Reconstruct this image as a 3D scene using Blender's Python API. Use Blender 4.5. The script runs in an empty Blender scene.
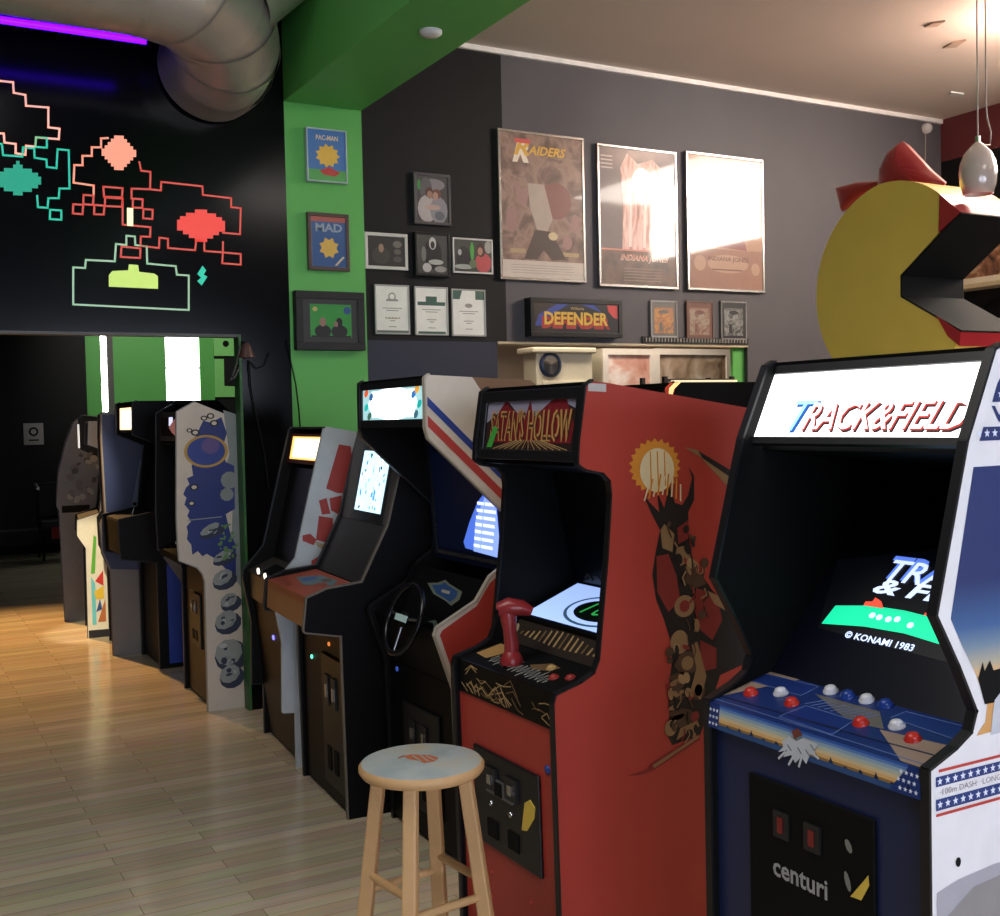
import bpy, math, random
from mathutils import Vector, Matrix
random.seed(7)
S = bpy.context.scene
COL = S.collection
V = Vector
# ---------------------------------------------------------------- camera
YAW, PIT, ROL, FPX, CH = math.radians(29.2), math.radians(2.0), math.radians(-1.28), 1130.0, 1.63
fw = V((math.sin(YAW)*math.cos(PIT), math.cos(YAW)*math.cos(PIT), -math.sin(PIT)))
r0 = V((math.cos(YAW), -math.sin(YAW), 0)); u0 = r0.cross(fw)
RT = r0*math.cos(ROL) + u0*math.sin(ROL); UP = -r0*math.sin(ROL) + u0*math.cos(ROL)
EYE = V((0, 0, CH))
cd = bpy.data.cameras.new('camera'); cam = bpy.data.objects.new('camera', cd); COL.objects.link(cam)
cd.sensor_fit = 'HORIZONTAL'; cd.angle = 2*math.atan(500/FPX); cd.clip_start = .05; cd.clip_end = 100
cam.matrix_world = Matrix(((RT.x, UP.x, -fw.x, 0), (RT.y, UP.y, -fw.y, 0), (RT.z, UP.z, -fw.z, CH), (0, 0, 0, 1)))
S.camera = cam
vs = S.view_settings; vs.view_transform = 'Standard'; vs.look = 'None'; vs.gamma = 1; vs.use_curve_mapping = False; vs.exposure = 0.0

def ray(x, y): return fw + RT*((x-500)/FPX) - UP*((y-458)/FPX)

# ---------------------------------------------------------------- materials
def lin(h):
    h = h.lstrip('#'); o = []
    for i in (0, 2, 4):
        c = int(h[i:i+2], 16)/255; o.append(c/12.92 if c <= .04045 else ((c+.055)/1.055)**2.4)
    return (*o, 1)
MATS = {}
def mat(name, hx, rough=.5, metal=0, noise=.12, ns=14, bump=0, coat=0, em=0, emc=None, spec=.5, trans=0, ior=1.45):
    if name in MATS: return MATS[name]
    m = bpy.data.materials.new(name); m.use_nodes = True; nt = m.node_tree; N = nt.nodes; L = nt.links
    b = N['Principled BSDF']; c = lin(hx)
    b.inputs['Roughness'].default_value = rough; b.inputs['Metallic'].default_value = metal
    b.inputs['Specular IOR Level'].default_value = spec
    b.inputs['Coat Weight'].default_value = coat; b.inputs['Coat Roughness'].default_value = .04
    b.inputs['Transmission Weight'].default_value = trans; b.inputs['IOR'].default_value = ior
    tc = N.new('ShaderNodeTexCoord'); no = N.new('ShaderNodeTexNoise'); no.inputs['Scale'].default_value = ns; no.inputs['Detail'].default_value = 5
    L.new(tc.outputs['Object'], no.inputs['Vector'])
    mx = N.new('ShaderNodeMix'); mx.data_type = 'RGBA'
    mx.inputs[6].default_value = tuple(v*(1-noise) for v in c[:3])+(1,); mx.inputs[7].default_value = tuple(min(1, v*(1+noise)) for v in c[:3])+(1,)
    L.new(no.outputs['Fac'], mx.inputs[0]); L.new(mx.outputs[2], b.inputs['Base Color'])
    if em:
        b.inputs['Emission Color'].default_value = lin(emc or hx); b.inputs['Emission Strength'].default_value = em
    if bump:
        bp = N.new('ShaderNodeBump'); bp.inputs['Strength'].default_value = bump; bp.inputs['Distance'].default_value = .01
        L.new(no.outputs['Fac'], bp.inputs['Height']); L.new(bp.outputs['Normal'], b.inputs['Normal'])
    MATS[name] = m; return m
def gradmat(name, stops, rough=.5):
    m = mat(name, 'ffffff', rough); N = m.node_tree.nodes; L = m.node_tree.links; b = N['Principled BSDF']
    g = N.new('ShaderNodeNewGeometry'); sp = N.new('ShaderNodeSeparateXYZ'); mr = N.new('ShaderNodeMapRange'); cr = N.new('ShaderNodeValToRGB'); e = cr.color_ramp.elements
    z0, z1 = stops[0][0], stops[-1][0]; mr.inputs['From Min'].default_value = z0; mr.inputs['From Max'].default_value = z1
    while len(e) < len(stops): e.new(.5)
    for i, (p, h) in enumerate(stops): e[i].position = (p-z0)/(z1-z0); e[i].color = lin(h)
    L.new(g.outputs['Position'], sp.inputs[0]); L.new(sp.outputs['Z'], mr.inputs['Value']); L.new(mr.outputs[0], cr.inputs['Fac']); L.new(cr.outputs['Color'], b.inputs['Base Color']); return m
def rampmat(name, stops, ns=8, rough=.5, coat=0, dist=0, em=0, stretch=(1, 1, 1), detail=4):
    if name in MATS: return MATS[name]
    m = mat(name, 'ffffff', rough, coat=coat); nt = m.node_tree; N = nt.nodes; L = nt.links; b = N['Principled BSDF']
    tc = N.new('ShaderNodeTexCoord'); mp = N.new('ShaderNodeMapping'); mp.inputs['Scale'].default_value = stretch
    no = N.new('ShaderNodeTexNoise'); no.inputs['Scale'].default_value = ns; no.inputs['Detail'].default_value = detail; no.inputs['Distortion'].default_value = dist
    cr = N.new('ShaderNodeValToRGB'); e = cr.color_ramp.elements
    while len(e) < len(stops): e.new(.5)
    for i, (p, h) in enumerate(stops): e[i].position = p; e[i].color = lin(h)
    L.new(tc.outputs['Object'], mp.inputs['Vector']); L.new(mp.outputs['Vector'], no.inputs['Vector']); L.new(no.outputs['Fac'], cr.inputs['Fac'])
    L.new(cr.outputs['Color'], b.inputs['Base Color'])
    if em: L.new(cr.outputs['Color'], b.inputs['Emission Color']); b.inputs['Emission Strength'].default_value = em
    return m
black = mat('black_laminate', '060607', .45, spec=.2); blackm = mat('black_matte', '070707', .7, spec=.2); trimk = mat('black_edge_moulding', '141416', .4)
white = mat('white_laminate', 'd9d6d6', .4); glow = lambda n, h, s: mat(n, h, .4, em=s)
chrome = mat('chrome', 'c8c8c8', .2, 1); paper = mat('paper', 'dcdcd6', .6)

# ---------------------------------------------------------------- mesh builder
class Fr:
    """a plane with an origin, a right axis, an up axis and a normal"""
    def __init__(s, O, u, v): s.O, s.u, s.v = V(O), V(u).normalized(), V(v).normalized(); s.n = s.u.cross(s.v)
    def at(s, a, b, h=0): return s.O + s.u*a + s.v*b + s.n*h
    def px(s, x, y):
        d = ray(x, y); t = (s.O-EYE).dot(s.n)/d.dot(s.n); p = EYE + d*t - s.O
        return (p.dot(s.u), p.dot(s.v))
    def pxs(s, *pts): return [s.px(*p) for p in pts]
class B:
    def __init__(s): s.v = []; s.f = []; s.m = []; s.sm = []; s.mats = []
    def mi(s, m):
        if m not in s.mats: s.mats.append(m)
        return s.mats.index(m)
    def add(s, vs, fs, m, smooth=False):
        o = len(s.v); s.v += [V(p) for p in vs]; k = s.mi(m)
        for f in fs: s.f.append([o+i for i in f]); s.m.append(k); s.sm.append(smooth)
        return s
    def box(s, x0, x1, y0, y1, z0, z1, m):
        vs = [(x, y, z) for x in (x0, x1) for y in (y0, y1) for z in (z0, z1)]
        return s.add(vs, [(0, 1, 3, 2), (4, 6, 7, 5), (0, 4, 5, 1), (2, 3, 7, 6), (0, 2, 6, 4), (1, 5, 7, 3)], m)
    def obox(s, F, a0, a1, b0, b1, h0, h1, m): return s.prism(F, [(a0, b0), (a1, b0), (a1, b1), (a0, b1)], h0, h1, m)
    def prism(s, F, pts, h0, h1, m):
        n = len(pts); vs = [F.at(a, b, h0) for a, b in pts]+[F.at(a, b, h1) for a, b in pts]
        ar = sum(pts[i][0]*pts[(i+1) % n][1]-pts[(i+1) % n][0]*pts[i][1] for i in range(n))
        fs = [tuple(range(n))[::-1], tuple(range(n, 2*n))]+[(i, (i+1) % n, (i+1) % n+n, i+n) for i in range(n)]
        if (ar < 0) != (h1 < h0): fs = [f[::-1] for f in fs]
        return s.add(vs, fs, m)
    def poly(s, F, pts, h, m):
        n = len(pts); ar = sum(pts[i][0]*pts[(i+1) % n][1]-pts[(i+1) % n][0]*pts[i][1] for i in range(n))
        if ar < 0: pts = pts[::-1]
        return s.add([F.at(a, b, h) for a, b in pts], [tuple(range(n))], m)
    def rect(s, F, a0, b0, a1, b1, h, m): return s.poly(F, [(a0, b0), (a1, b0), (a1, b1), (a0, b1)], h, m)
    def ell(s, F, a, b, ra, rb, h, m, n=24, rot=0, jag=0):
        P = []
        for i in range(n):
            t = 2*math.pi*i/n; k = 1+(jag if i % 2 else 0)
            x, y = ra*k*math.cos(t), rb*k*math.sin(t); P.append((a+x*math.cos(rot)-y*math.sin(rot), b+x*math.sin(rot)+y*math.cos(rot)))
        return s.poly(F, P, h, m)
    def line(s, F, pts, w, h0, h1, m, close=False):
        q = list(pts)+([pts[0]] if close else [])
        for (a0, b0), (a1, b1) in zip(q, q[1:]):
            d = V((a1-a0, b1-b0)); l = d.length
            if l < 1e-6: continue
            d /= l; n = V((-d.y, d.x))*w/2; e = d*w/2
            s.prism(F, [(a0-e.x-n.x, b0-e.y-n.y), (a1+e.x-n.x, b1+e.y-n.y), (a1+e.x+n.x, b1+e.y+n.y), (a0-e.x+n.x, b0-e.y+n.y)], h0, h1, m)
        return s
    def tube(s, pts, r, m, seg=10, cap=True, sq=False):
        pts = [V(p) for p in pts]; rs = r if isinstance(r, (list, tuple)) else [r]*len(pts); vs = []; fs = []; prev = None
        for i, p in enumerate(pts):
            t = (pts[min(i+1, len(pts)-1)]-pts[max(i-1, 0)]).normalized()
            if prev is None: a = t.orthogonal().normalized()
            else: a = (prev-t*prev.dot(t)).normalized()
            prev = a; b = t.cross(a)
            for k in range(seg): w = 2*math.pi*(k+.5)/seg; vs.append(p+(a*math.cos(w)+b*math.sin(w))*rs[i])
        for i in range(len(pts)-1):
            for k in range(seg): fs.append((i*seg+k, i*seg+(k+1) % seg, (i+1)*seg+(k+1) % seg, (i+1)*seg+k))
        s.add(vs, fs, m, seg > 6)
        if cap: o = len(pts)-1; s.add(vs[:seg], [tuple(range(seg))[::-1]], m); s.add(vs[o*seg:], [tuple(range(seg))], m)
        return s
    def lathe(s, c, prof, m, seg=28, ax=(0, 0, 1), sx=1):
        """prof: (radius, height along ax)"""
        ax = V(ax).normalized(); a = ax.orthogonal().normalized(); b = ax.cross(a); vs = []; fs = []; c = V(c)
        for r, h in prof:
            for k in range(seg): w = 2*math.pi*k/seg; vs.append(c+ax*h+(a*math.cos(w)*sx+b*math.sin(w))*max(r, 1e-5))
        for i in range(len(prof)-1):
            for k in range(seg): fs.append((i*seg+k, i*seg+(k+1) % seg, (i+1)*seg+(k+1) % seg, (i+1)*seg+k))
        return s.add(vs, fs, m, True)
    def text(s, F, st, a0, b0, a1, b1, h, m, shear=0, bold=0):
        cu = bpy.data.curves.new('t', 'FONT'); cu.body = st; cu.size = 1; cu.shear = shear; cu.offset = bold; cu.resolution_u = 2
        o = bpy.data.objects.new('t', cu); COL.objects.link(o)
        me = bpy.data.meshes.new_from_object(o.evaluated_get(bpy.context.evaluated_depsgraph_get()))
        xs = [v.co.x for v in me.vertices]; ys = [v.co.y for v in me.vertices]
        if xs:
            x0, x1, y0, y1 = min(xs), max(xs), min(ys), max(ys); kx = (a1-a0)/(x1-x0); ky = (b1-b0)/(y1-y0)
            s.add([F.at(a0+(v.co.x-x0)*kx, b0+(v.co.y-y0)*ky, h) for v in me.vertices], [tuple(p.vertices) for p in me.polygons], m)
        bpy.data.objects.remove(o); bpy.data.curves.remove(cu); bpy.data.meshes.remove(me); return s
def root_loc(o):
    p = V((0, 0, 0))
    while o: p += o.location; o = o.parent
    return p
def obj(name, b, parent=None, bevel=0, origin=None):
    me = bpy.data.meshes.new(name); o = bpy.data.objects.new(name, me); COL.objects.link(o)
    if parent: o.parent = parent; base = root_loc(parent)
    else: base = V((0, 0, 0))
    xs = [v.x for v in b.v]; ys = [v.y for v in b.v]; zs = [v.z for v in b.v]
    c = V(((min(xs)+max(xs))/2, (min(ys)+max(ys))/2, min(zs))) if origin is None else V(origin)
    o.location = c-base
    me.from_pydata([v-c for v in b.v], [], b.f)
    for m in b.mats: me.materials.append(m)
    for p, k, sm in zip(me.polygons, b.m, b.sm): p.material_index = k; p.use_smooth = sm
    me.update()
    if bevel:
        md = o.modifiers.new('bevel', 'BEVEL'); md.width = bevel; md.segments = 2; md.limit_method = 'ANGLE'; md.angle_limit = .6
    return o
def tag(o, label=None, cat=None, group=None, kind=None):
    if label: o['label'] = label
    if cat: o['category'] = cat
    if group: o['group'] = group
    if kind: o['kind'] = kind
    return o
def thing(name, loc, label, cat, group=None):
    o = bpy.data.objects.new(name, None); COL.objects.link(o); o.location = loc; o.empty_display_size = .1
    return tag(o, label, cat, group)
def struct(name, b, parent=None): return tag(obj(name, b, parent), kind='structure' if not parent else None)
def wallfr(Y): return Fr((0, Y, 0), (1, 0, 0), (0, 0, 1))          # faces the viewer (-Y)
def facefr(X): return Fr((X, 0, 0), (0, -1, 0), (0, 0, 1))         # faces -X

# ---------------------------------------------------------------- the room
def floor_mat():
    m = mat('maple_strip_floor', 'b09a78', .3); N = m.node_tree.nodes; L = m.node_tree.links; b = N['Principled BSDF']
    tc = N.new('ShaderNodeTexCoord'); br = N.new('ShaderNodeTexBrick'); br.offset = .37; br.offset_frequency = 2
    for k, v in (('Scale', 1), ('Brick Width', .95), ('Row Height', .083), ('Mortar Size', .0018), ('Mortar Smooth', .2), ('Bias', 0)): br.inputs[k].default_value = v
    br.inputs['Color1'].default_value = lin('c2b294'); br.inputs['Color2'].default_value = lin('ab9b7e'); br.inputs['Mortar'].default_value = lin('84745c')
    L.new(tc.outputs['Object'], br.inputs['Vector'])
    mp = N.new('ShaderNodeMapping'); mp.inputs['Scale'].default_value = (1.2, 14, 1); no = N.new('ShaderNodeTexNoise'); no.inputs['Scale'].default_value = 2.5; no.inputs['Detail'].default_value = 6
    L.new(tc.outputs['Object'], mp.inputs['Vector']); L.new(mp.outputs['Vector'], no.inputs['Vector'])
    mx = N.new('ShaderNodeMix'); mx.data_type = 'RGBA'; mx.blend_type = 'OVERLAY'; mx.inputs[0].default_value = .35
    L.new(br.outputs['Color'], mx.inputs[6]); L.new(no.outputs['Color'], mx.inputs[7])
    hs = N.new('ShaderNodeHueSaturation'); hs.inputs['Saturation'].default_value = .9; L.new(mx.outputs[2], hs.inputs['Color']); L.new(hs.outputs[0], b.inputs['Base Color'])
    # each board is slightly cupped
    sp = N.new('ShaderNodeSeparateXYZ'); L.new(tc.outputs['Object'], sp.inputs[0])
    d = N.new('ShaderNodeMath'); d.operation = 'DIVIDE'; d.inputs[1].default_value = .083/(2*math.pi); L.new(sp.outputs['Y'], d.inputs[0])
    c = N.new('ShaderNodeMath'); c.operation = 'COSINE'; L.new(d.outputs[0], c.inputs[0])
    ad = N.new('ShaderNodeMath'); ad.operation = 'MULTIPLY_ADD'; ad.inputs[1].default_value = -.25; L.new(c.outputs[0], ad.inputs[0]); L.new(no.outputs['Fac'], ad.inputs[2])
    bp = N.new('ShaderNodeBump'); bp.inputs['Strength'].default_value = .35; bp.inputs['Distance'].default_value = .0016; L.new(ad.outputs[0], bp.inputs['Height']); L.new(bp.outputs['Normal'], b.inputs['Normal'])
    b.inputs['Roughness'].default_value = .17; b.inputs['Specular IOR Level'].default_value = .6
    return m
paintk = mat('black_wall_paint', '0c0c0d', .6, ns=3, noise=.2, spec=.3); paintg = mat('charcoal_wall_paint', '4d4a4e', .6, ns=3); navy = mat('navy_wall_paint', '1b2136', .5, ns=3)
paintgloss = mat('glossy_black_wall_paint', '060608', .16, ns=3, noise=.2, spec=.26)
green = mat('green_wall_paint', '57a64e', .5, ns=3, noise=.06); ceilm = mat('ceiling_paint', 'c9bab0', .6, ns=2, noise=.04); maroon = mat('maroon_brick_paint', '5a2222', .7, ns=20, bump=.3)
ob = struct('floor', B().box(-3, 9, -3.4, 16.4, -.1, 0, floor_mat())); 
struct('ceiling', B().box(2.62, 8.7, -3.4, 7.2, 4.2, 4.32, ceilm).box(-3, 2.15, -3.4, 6.4, 4.45, 4.6, blackm).box(-3.2, 5.5, 6.35, 16.4, 4.4, 4.55, blackm))
HX0, HX1, HZ0, HZ1 = 3.87, 6.16, .95, 2.165
b = B()
b.box(2.1, 3.95, 6.93, 7.05, 2.165, 4.25, paintk).box(3.95, 8.6, 6.93, 7.05, 2.165, 4.25, paintg)
b.box(2.1, HX0, 6.93, 7.05, 0, 2.165, navy).box(HX1, 8.6, 6.93, 7.05, 0, 2.165, paintg).box(HX0, HX1, 6.93, 7.05, 0, HZ0, paintg)
struct('wall_back', b)
crown = B().box(2.62, 8.45, 6.905, 6.93, 4.165, 4.2, mat('white_trim', 'e8e4e0', .5)); struct('trim_1', crown)
struct('trim_2', B().box(2.145, 2.62, 6.28, 6.93, 0, 3.47, green))
struct('trim_3', B().box(2.145, 2.62, -3.4, 6.93, 3.47, 4.6, green))
struct('wall_middle', B().box(-3, 2.145, 6.28, 6.36, 2.135, 4.5, paintgloss).box(1.853, 2.145, 6.28, 6.36, 0, 2.135, paintgloss).box(-3, -1.3, 6.28, 6.36, 0, 2.135, paintgloss))
struct('trim_4', B().box(1.838, 1.853, 6.27, 6.365, 0, 2.135, mat('dark_green_edge', '2c5a2c', .5)).box(-1.3, 1.838, 6.27, 6.365, 2.12, 2.135, mat('grey_edge', '4a4a48', .5)))
b = B(); WY0, WY1, WZ0, WZ1 = 2.6, 4.9, 3.5, 4.18
b.box(8.45, 8.6, -3.4, 7.05, 0, 3.5, paintk).box(8.45, 8.6, WY1, 7.05, 3.5, 3.83, paintk).box(8.45, 8.6, WY1, 7.05, 3.83, 4.3, maroon)
b.box(8.45, 8.6, -3.4, WY0, 3.5, 4.3, maroon).box(8.45, 8.6, WY0, WY1, WZ1, 4.3, maroon)
struct('wall_right', b)
def window(n, b): return struct('window_%d' % n, b)
frm = mat('window_frame_white', 'c8c8c4', .5)
b = B().box(8.452, 8.462, WY0, WY1, WZ0, 4.2, glow('daylit_pane_right', 'fff2e6', 26))
w = window(3, b); obj('window_frame', B().box(8.43, 8.45, WY0, WY1, WZ0-.03, WZ0+.01, frm).box(8.43, 8.45, WY0-.04, WY0, WZ0-.03, 4.19, frm).box(8.43, 8.45, WY1, WY1+.04, WZ0-.03, 4.19, frm), w)
w = window(6, B().box(7.3, 8.44, 2.6, 4.95, 4.19, 4.198, glow('ceiling_glow_pane', 'fff2e6', 12))); obj('window_frame', B().box(7.26, 7.3, 2.56, 4.99, 4.185, 4.2, frm).box(7.3, 8.44, 2.56, 2.6, 4.185, 4.2, frm).box(7.3, 8.44, 4.95, 4.99, 4.185, 4.2, frm), w)  # added glowing ceiling pane, stands in for bright ceiling mirrored in the poster glass
# shop front behind the viewer
struct('wall_front', B().box(-3, 9, -3.4, -3.2, 0, .6, paintk).box(-3, 9, -3.4, -3.2, 2.6, 4.6, paintk).box(-3, -1.9, -3.4, -3.2, .6, 2.6, paintk).box(4.6, 9, -3.4, -3.2, .6, 2.6, paintk).box(1.2, 1.8, -3.4, -3.2, .6, 2.6, paintk))
for n, x0, x1, e in ((4, -1.9, 1.2, 9), (5, 1.8, 4.6, 9)):
    w = window(n, B().box(x0, x1, -3.36, -3.35, .6, 2.6, glow('daylit_pane_%d' % n, 'dfe8ff', e)))
    obj('window_frame', B().box(x0, x1, -3.34, -3.28, 1.9, 1.96, frm).box((x0+x1)/2-.03, (x0+x1)/2+.03, -3.34, -3.28, .6, 2.6, frm), w)
struct('wall_left', B().box(-3.15, -3, -3.4, 16.4, 0, 4.6, paintk))
# the far room seen through the doorway
struct('wall_far', B().box(-3, 2.58, 15.9, 16.05, 0, 4.5, paintk).box(2.58, 2.775, 15.9, 16.05, 0, 4.5, green).box(2.93, 3.63, 15.9, 16.05, 0, 4.5, green)
       .box(2.775, 2.93, 15.9, 16.05, 0, 1.2, green).box(3.63, 4.1, 15.9, 16.05, 0, 1.3, green).box(4.1, 4.3, 15.9, 16.05, 0, 4.5, green).box(4.3, 5.4, 15.9, 16.05, 0, 4.5, paintk)
       .box(2.775, 2.93, 15.9, 16.05, 3.9, 4.5, green).box(3.63, 4.1, 15.9, 16.05, 3.9, 4.5, green))
struct('wall_far_right', B().box(5.4, 5.5, 8.85, 16, 0, 4.5, paintk))
pf = glow('daylit_pane_far', 'ffffff', 22)
w = window(1, B().box(2.775, 2.85, 15.94, 15.95, 1.2, 3.9, pf)); obj('window_frame', B().box(2.85, 2.93, 15.88, 15.95, 1.2, 3.9, mat('grey_blind', '55554f', .6)), w)
w = window(2, B().box(3.63, 4.1, 15.94, 15.95, 1.3, 3.9, glow('daylit_pane_wide', 'ffffff', 7))); obj('window_frame', B().box(3.63, 4.1, 15.9, 15.94, 2.42, 2.445, frm), w)
struct('baseboard_far', B().box(-3, 2.58, 15.88, 15.9, .30, .33, mat('grey_rail', '26262a', .5)).box(-3, 2.58, 15.885, 15.9, 0, .12, blackm))
F = wallfr(15.88)
b = B(); gp = mat('green_panel', '7cc46c', .5)
p = F.pxs((213, 336), (233.5, 336), (234, 356), (214, 356)); b.prism(F, p, 0, .015, gp); a, c = F.px(225.5, 343.8); b.ell(F, a, c, .045, .045, .017, blackm)
p = F.pxs((214, 359), (223.5, 359), (224, 386), (234.5, 386.5), (234.5, 397), (215, 397)); b.prism(F, p, 0, .015, gp)
tag(obj('wall_panel', b), 'green square and L-shaped wall panels on the far black wall, square has a black dot', 'wall panel')
b = B(); a0, c0 = F.px(24, 445); a1, c1 = F.px(43, 423); b.obox(F, a0, a1, c0, c1, 0, .01, mat('grey_paper', '9c9c98', .6)); b.ell(F, (a0+a1)/2, (c0+c1)/2+.03, .06, .06, .011, blackm).ell(F, (a0+a1)/2, (c0+c1)/2+.03, .035, .035, .012, mat('grey_paper', '', 1)); b.rect(F, a0+.06, c0+.05, a1-.06, c0+.07, .011, blackm)
tag(obj('paper_notice', b), 'small pale notice with a round black symbol on the far black wall', 'sign')

# ---------------------------------------------------------------- cabinet maker
T = .018
def cabinet(name, label, X0, Y0, W, prof, sm, em, front, inner, group=None, fsm=None, fem=None):
    """prof: closed (X, z) outline, the first `front` points are the visible front edge"""
    root = thing(name, (X0, Y0+W/2, 0), label, 'arcade machine', group)
    P = [(x, z) for x, z in prof]; FN = Fr((0, Y0, 0), (1, 0, 0), (0, 0, 1))
    near = obj('side_panel', B().prism(FN, P, 0, -T, sm).poly(FN, P, -T-.0008, blackm), root)
    far = obj('side_panel', B().prism(FN, P, -(W-T), -W, fsm or sm).poly(FN, P, -(W-T)+.0008, blackm), root)
    for nm, y0 in (('near', Y0-.001), ('far', Y0+W-T-.002)):
        b = B(); fr = Fr((0, y0, 0), (1, 0, 0), (0, 0, 1)); q = P[:front]
        for p0, p1 in zip(q, q[1:]):
            d = V((p1[0]-p0[0], p1[1]-p0[1])); l = max(d.length, 1e-6); n = V((-d.y, d.x))/l*.006; k = d/l*.002
            b.prism(fr, [(p0[0]-k.x, p0[1]-k.y), (p1[0]+k.x, p1[1]+k.y), (p1[0]+n.x+k.x, p1[1]+n.y+k.y), (p0[0]+n.x-k.x, p0[1]+n.y-k.y)], 0, -(T+.003), em if nm == 'near' else (fem or trimk))
        obj('edge_moulding', b, root)
    parts = {}
    for it in inner:
        nm, (x0, z0), (x1, z1), th, m = it[:5]
        fr = Fr((x0, Y0+W-T, z0), (0, -1, 0), (x1-x0, 0, z1-z0)); ln = math.hypot(x1-x0, z1-z0)
        o = obj(nm, B().obox(fr, 0, W-2*T, 0, ln, -th, 0, m), root); fr.len = ln; fr.w = W-2*T
        parts.setdefault(nm, []).append((o, fr))
    # shell: back and top
    xb = max(p[0] for p in P); zt = max(p[1] for p in P)
    tb = [p for p in P[front-1:] if p[1] > .5]
    b = B()
    fr = Fr((0, Y0+T, 0), (1, 0, 0), (0, 0, 1))
    for p0, p1 in zip(tb, tb[1:]):
        d = V((p1[0]-p0[0], p1[1]-p0[1])); l = d.length
        if l < .02: continue
        n = V((d.y, -d.x))/l*.012
        b.prism(fr, [p0, p1, (p1[0]+n.x, p1[1]+n.y), (p0[0]+n.x, p0[1]+n.y)], 0, -(W-2*T), black)
    if b.v: obj('top_panel', b, root)
    obj('back_panel', B().box(xb-.03, xb-.012, Y0+T, Y0+W-T, .02, tb[-1][1] if tb else zt-.1, black), root)
    parts['near'] = (near, FN); parts['far'] = (far, Fr((0, Y0+W, 0), (1, 0, 0), (0, 0, 1))); parts['root'] = root
    return root, parts
def button(parent, fr, a, b_, m, r=.0135, h=.009):
    c = fr.at(a, b_)
    bb = B().lathe(c, [(r*1.25, 0), (r*1.25, .004), (r, .006), (r, h), (r*.8, h+.004), (r*.4, h+.0065), (0, h+.007)], m, 16, fr.n)
    return obj('button', bb, parent)
def coin_door(parent, fr, a0, b0, a1, b1, m, detail=True):
    b = B().obox(fr, a0, a1, b0, b1, 0, .012, m); o = obj('coin_door', b, parent, bevel=.004)
    if detail:
        w = a1-a0; h = b1-b0
        for k in (.3, .62):
            obj('coin_slot', B().obox(fr, a0+w*(k-.09), a0+w*(k+.09), b0+h*.62, b0+h*.85, .012, .02, mat('dark_plastic', '1c1c1e', .4)).obox(fr, a0+w*(k-.03), a0+w*(k+.03), b0+h*.68, b0+h*.78, .02, .024, chrome), o)
            obj('coin_return', B().obox(fr, a0+w*(k-.08), a0+w*(k+.08), b0+h*.12, b0+h*.3, .012, .016, blackm), o)
    return o

exec_parts = []
# ================================================================ 1. blue and white machine, right front
red = mat('signal_red', 'b3392f', .4); blue = mat('royal_blue', '1b316c', .4); dnavy = mat('navy_laminate', '1b2445', .4)
prof = [(1.63, 0), (1.63, .985), (1.70, 1.012), (1.742, 1.036), (1.757, 1.075), (1.71, 1.165), (1.652, 1.262), (1.738, 1.57), (1.815, 1.735), (1.84, 1.745), (2.36, 1.70), (2.42, 1.60), (2.42, 0)]
lit = glow('lit_white_marquee', 'ffffff', 2.2)
R1, P1 = cabinet('arcade_machine', 'blue-fronted arcade machine with white lit marquee and ten round buttons, right foreground', 1.63, 1.37, .62, prof, white, trimk, 10, [
    ('front_panel', (1.645, .02), (1.645, .93), .018, dnavy),
    ('control_panel', (1.632, .985), (1.815, 1.03), .02, blue),
    ('control_panel_front', (1.622, .93), (1.628, .985), .02, blue),
    ('monitor_bezel', (1.80, 1.02), (2.20, 1.50), .01, mat('dark_bezel', '0c0f1c', .25)),
    ('speaker_panel', (1.795, 1.555), (2.2, 1.50), .01, black),
    ('marquee', (1.765, 1.57), (1.835, 1.72), .012, lit)])
mq, F = P1['marquee'][0]; b = B()
b.obox(F, 0, F.w, -.012, .004, -.01, .006, trimk).obox(F, 0, F.w, F.len-.004, F.len+.016, -.01, .006, trimk); obj('marquee_frame', b, R1)
b = B(); k1 = mat('letter_dark', '2a2a33', .5); kr = glow('letter_red', 'c8403a', .5); kw = lit
tb = [F.px(*p) for p in ((784, 433), (975, 433), (975, 398), (800, 398))]
a0, b0, a1, b1 = tb[0][0], tb[0][1], F.w-.004, tb[2][1]
b.text(F, 'RACK&FIELD', a0+.055, b0, a1-.008, b1-.006, .0012, k1, .35, .012)
b.text(F, 'RACK&FIELD', a0+.052, b0+.004, a1-.012, b1-.003, .0018, kr, .35, .01)
b.text(F, 'RACK&FIELD', a0+.049, b0+.008, a1-.016, b1, .0024, kw, .35, .004)
b.text(F, 'T', a0+.012, b0, a0+.085, b1+.004, .0012, glow('letter_blue', '2a5fb0', .7), .35, .02)
b.text(F, 'T', a0+.008, b0+.006, a0+.075, b1+.006, .002, glow('letter_cyan', '9fe4f5', 1.2), .35, .0)
obj('lettering', b, mq)
scr, F = P1['monitor_bezel'][0]
off = glow('screen_dark', '05070f', .3)
p = F.pxs((818, 628), (838, 560), (980, 545), (975, 670)); b = B().poly(F, p, .001, off)
gg = glow('screen_green', '18dca0', 1.0)
b.poly(F, F.pxs((822, 624), (836, 606), (872, 606), (905, 611), (945, 621), (970, 629), (970, 660), (944, 646), (905, 634), (865, 627)), .002, gg)
b.poly(F, F.pxs((864, 606), (866, 602), (873, 602), (876, 598), (882, 602), (884, 609)), .0025, glow('screen_red', 'e8503a', 1)).poly(F, F.pxs((924, 616), (926, 613), (932, 617)), .0025, MATS['screen_red'])
sb = glow('screen_blue', '5a7fe8', 1.1); sw = glow('screen_white', 'c8d8ff', 1.3)
def ptext(b, F, st, px, h, m, **k):
    A = F.pxs(*px); xs = [p[0] for p in A]; ys = [p[1] for p in A]; b.text(F, st, min(xs), min(ys), max(xs), max(ys), h, m, **k)
A = F.px(881, 583); C = F.px(960, 572)
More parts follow.
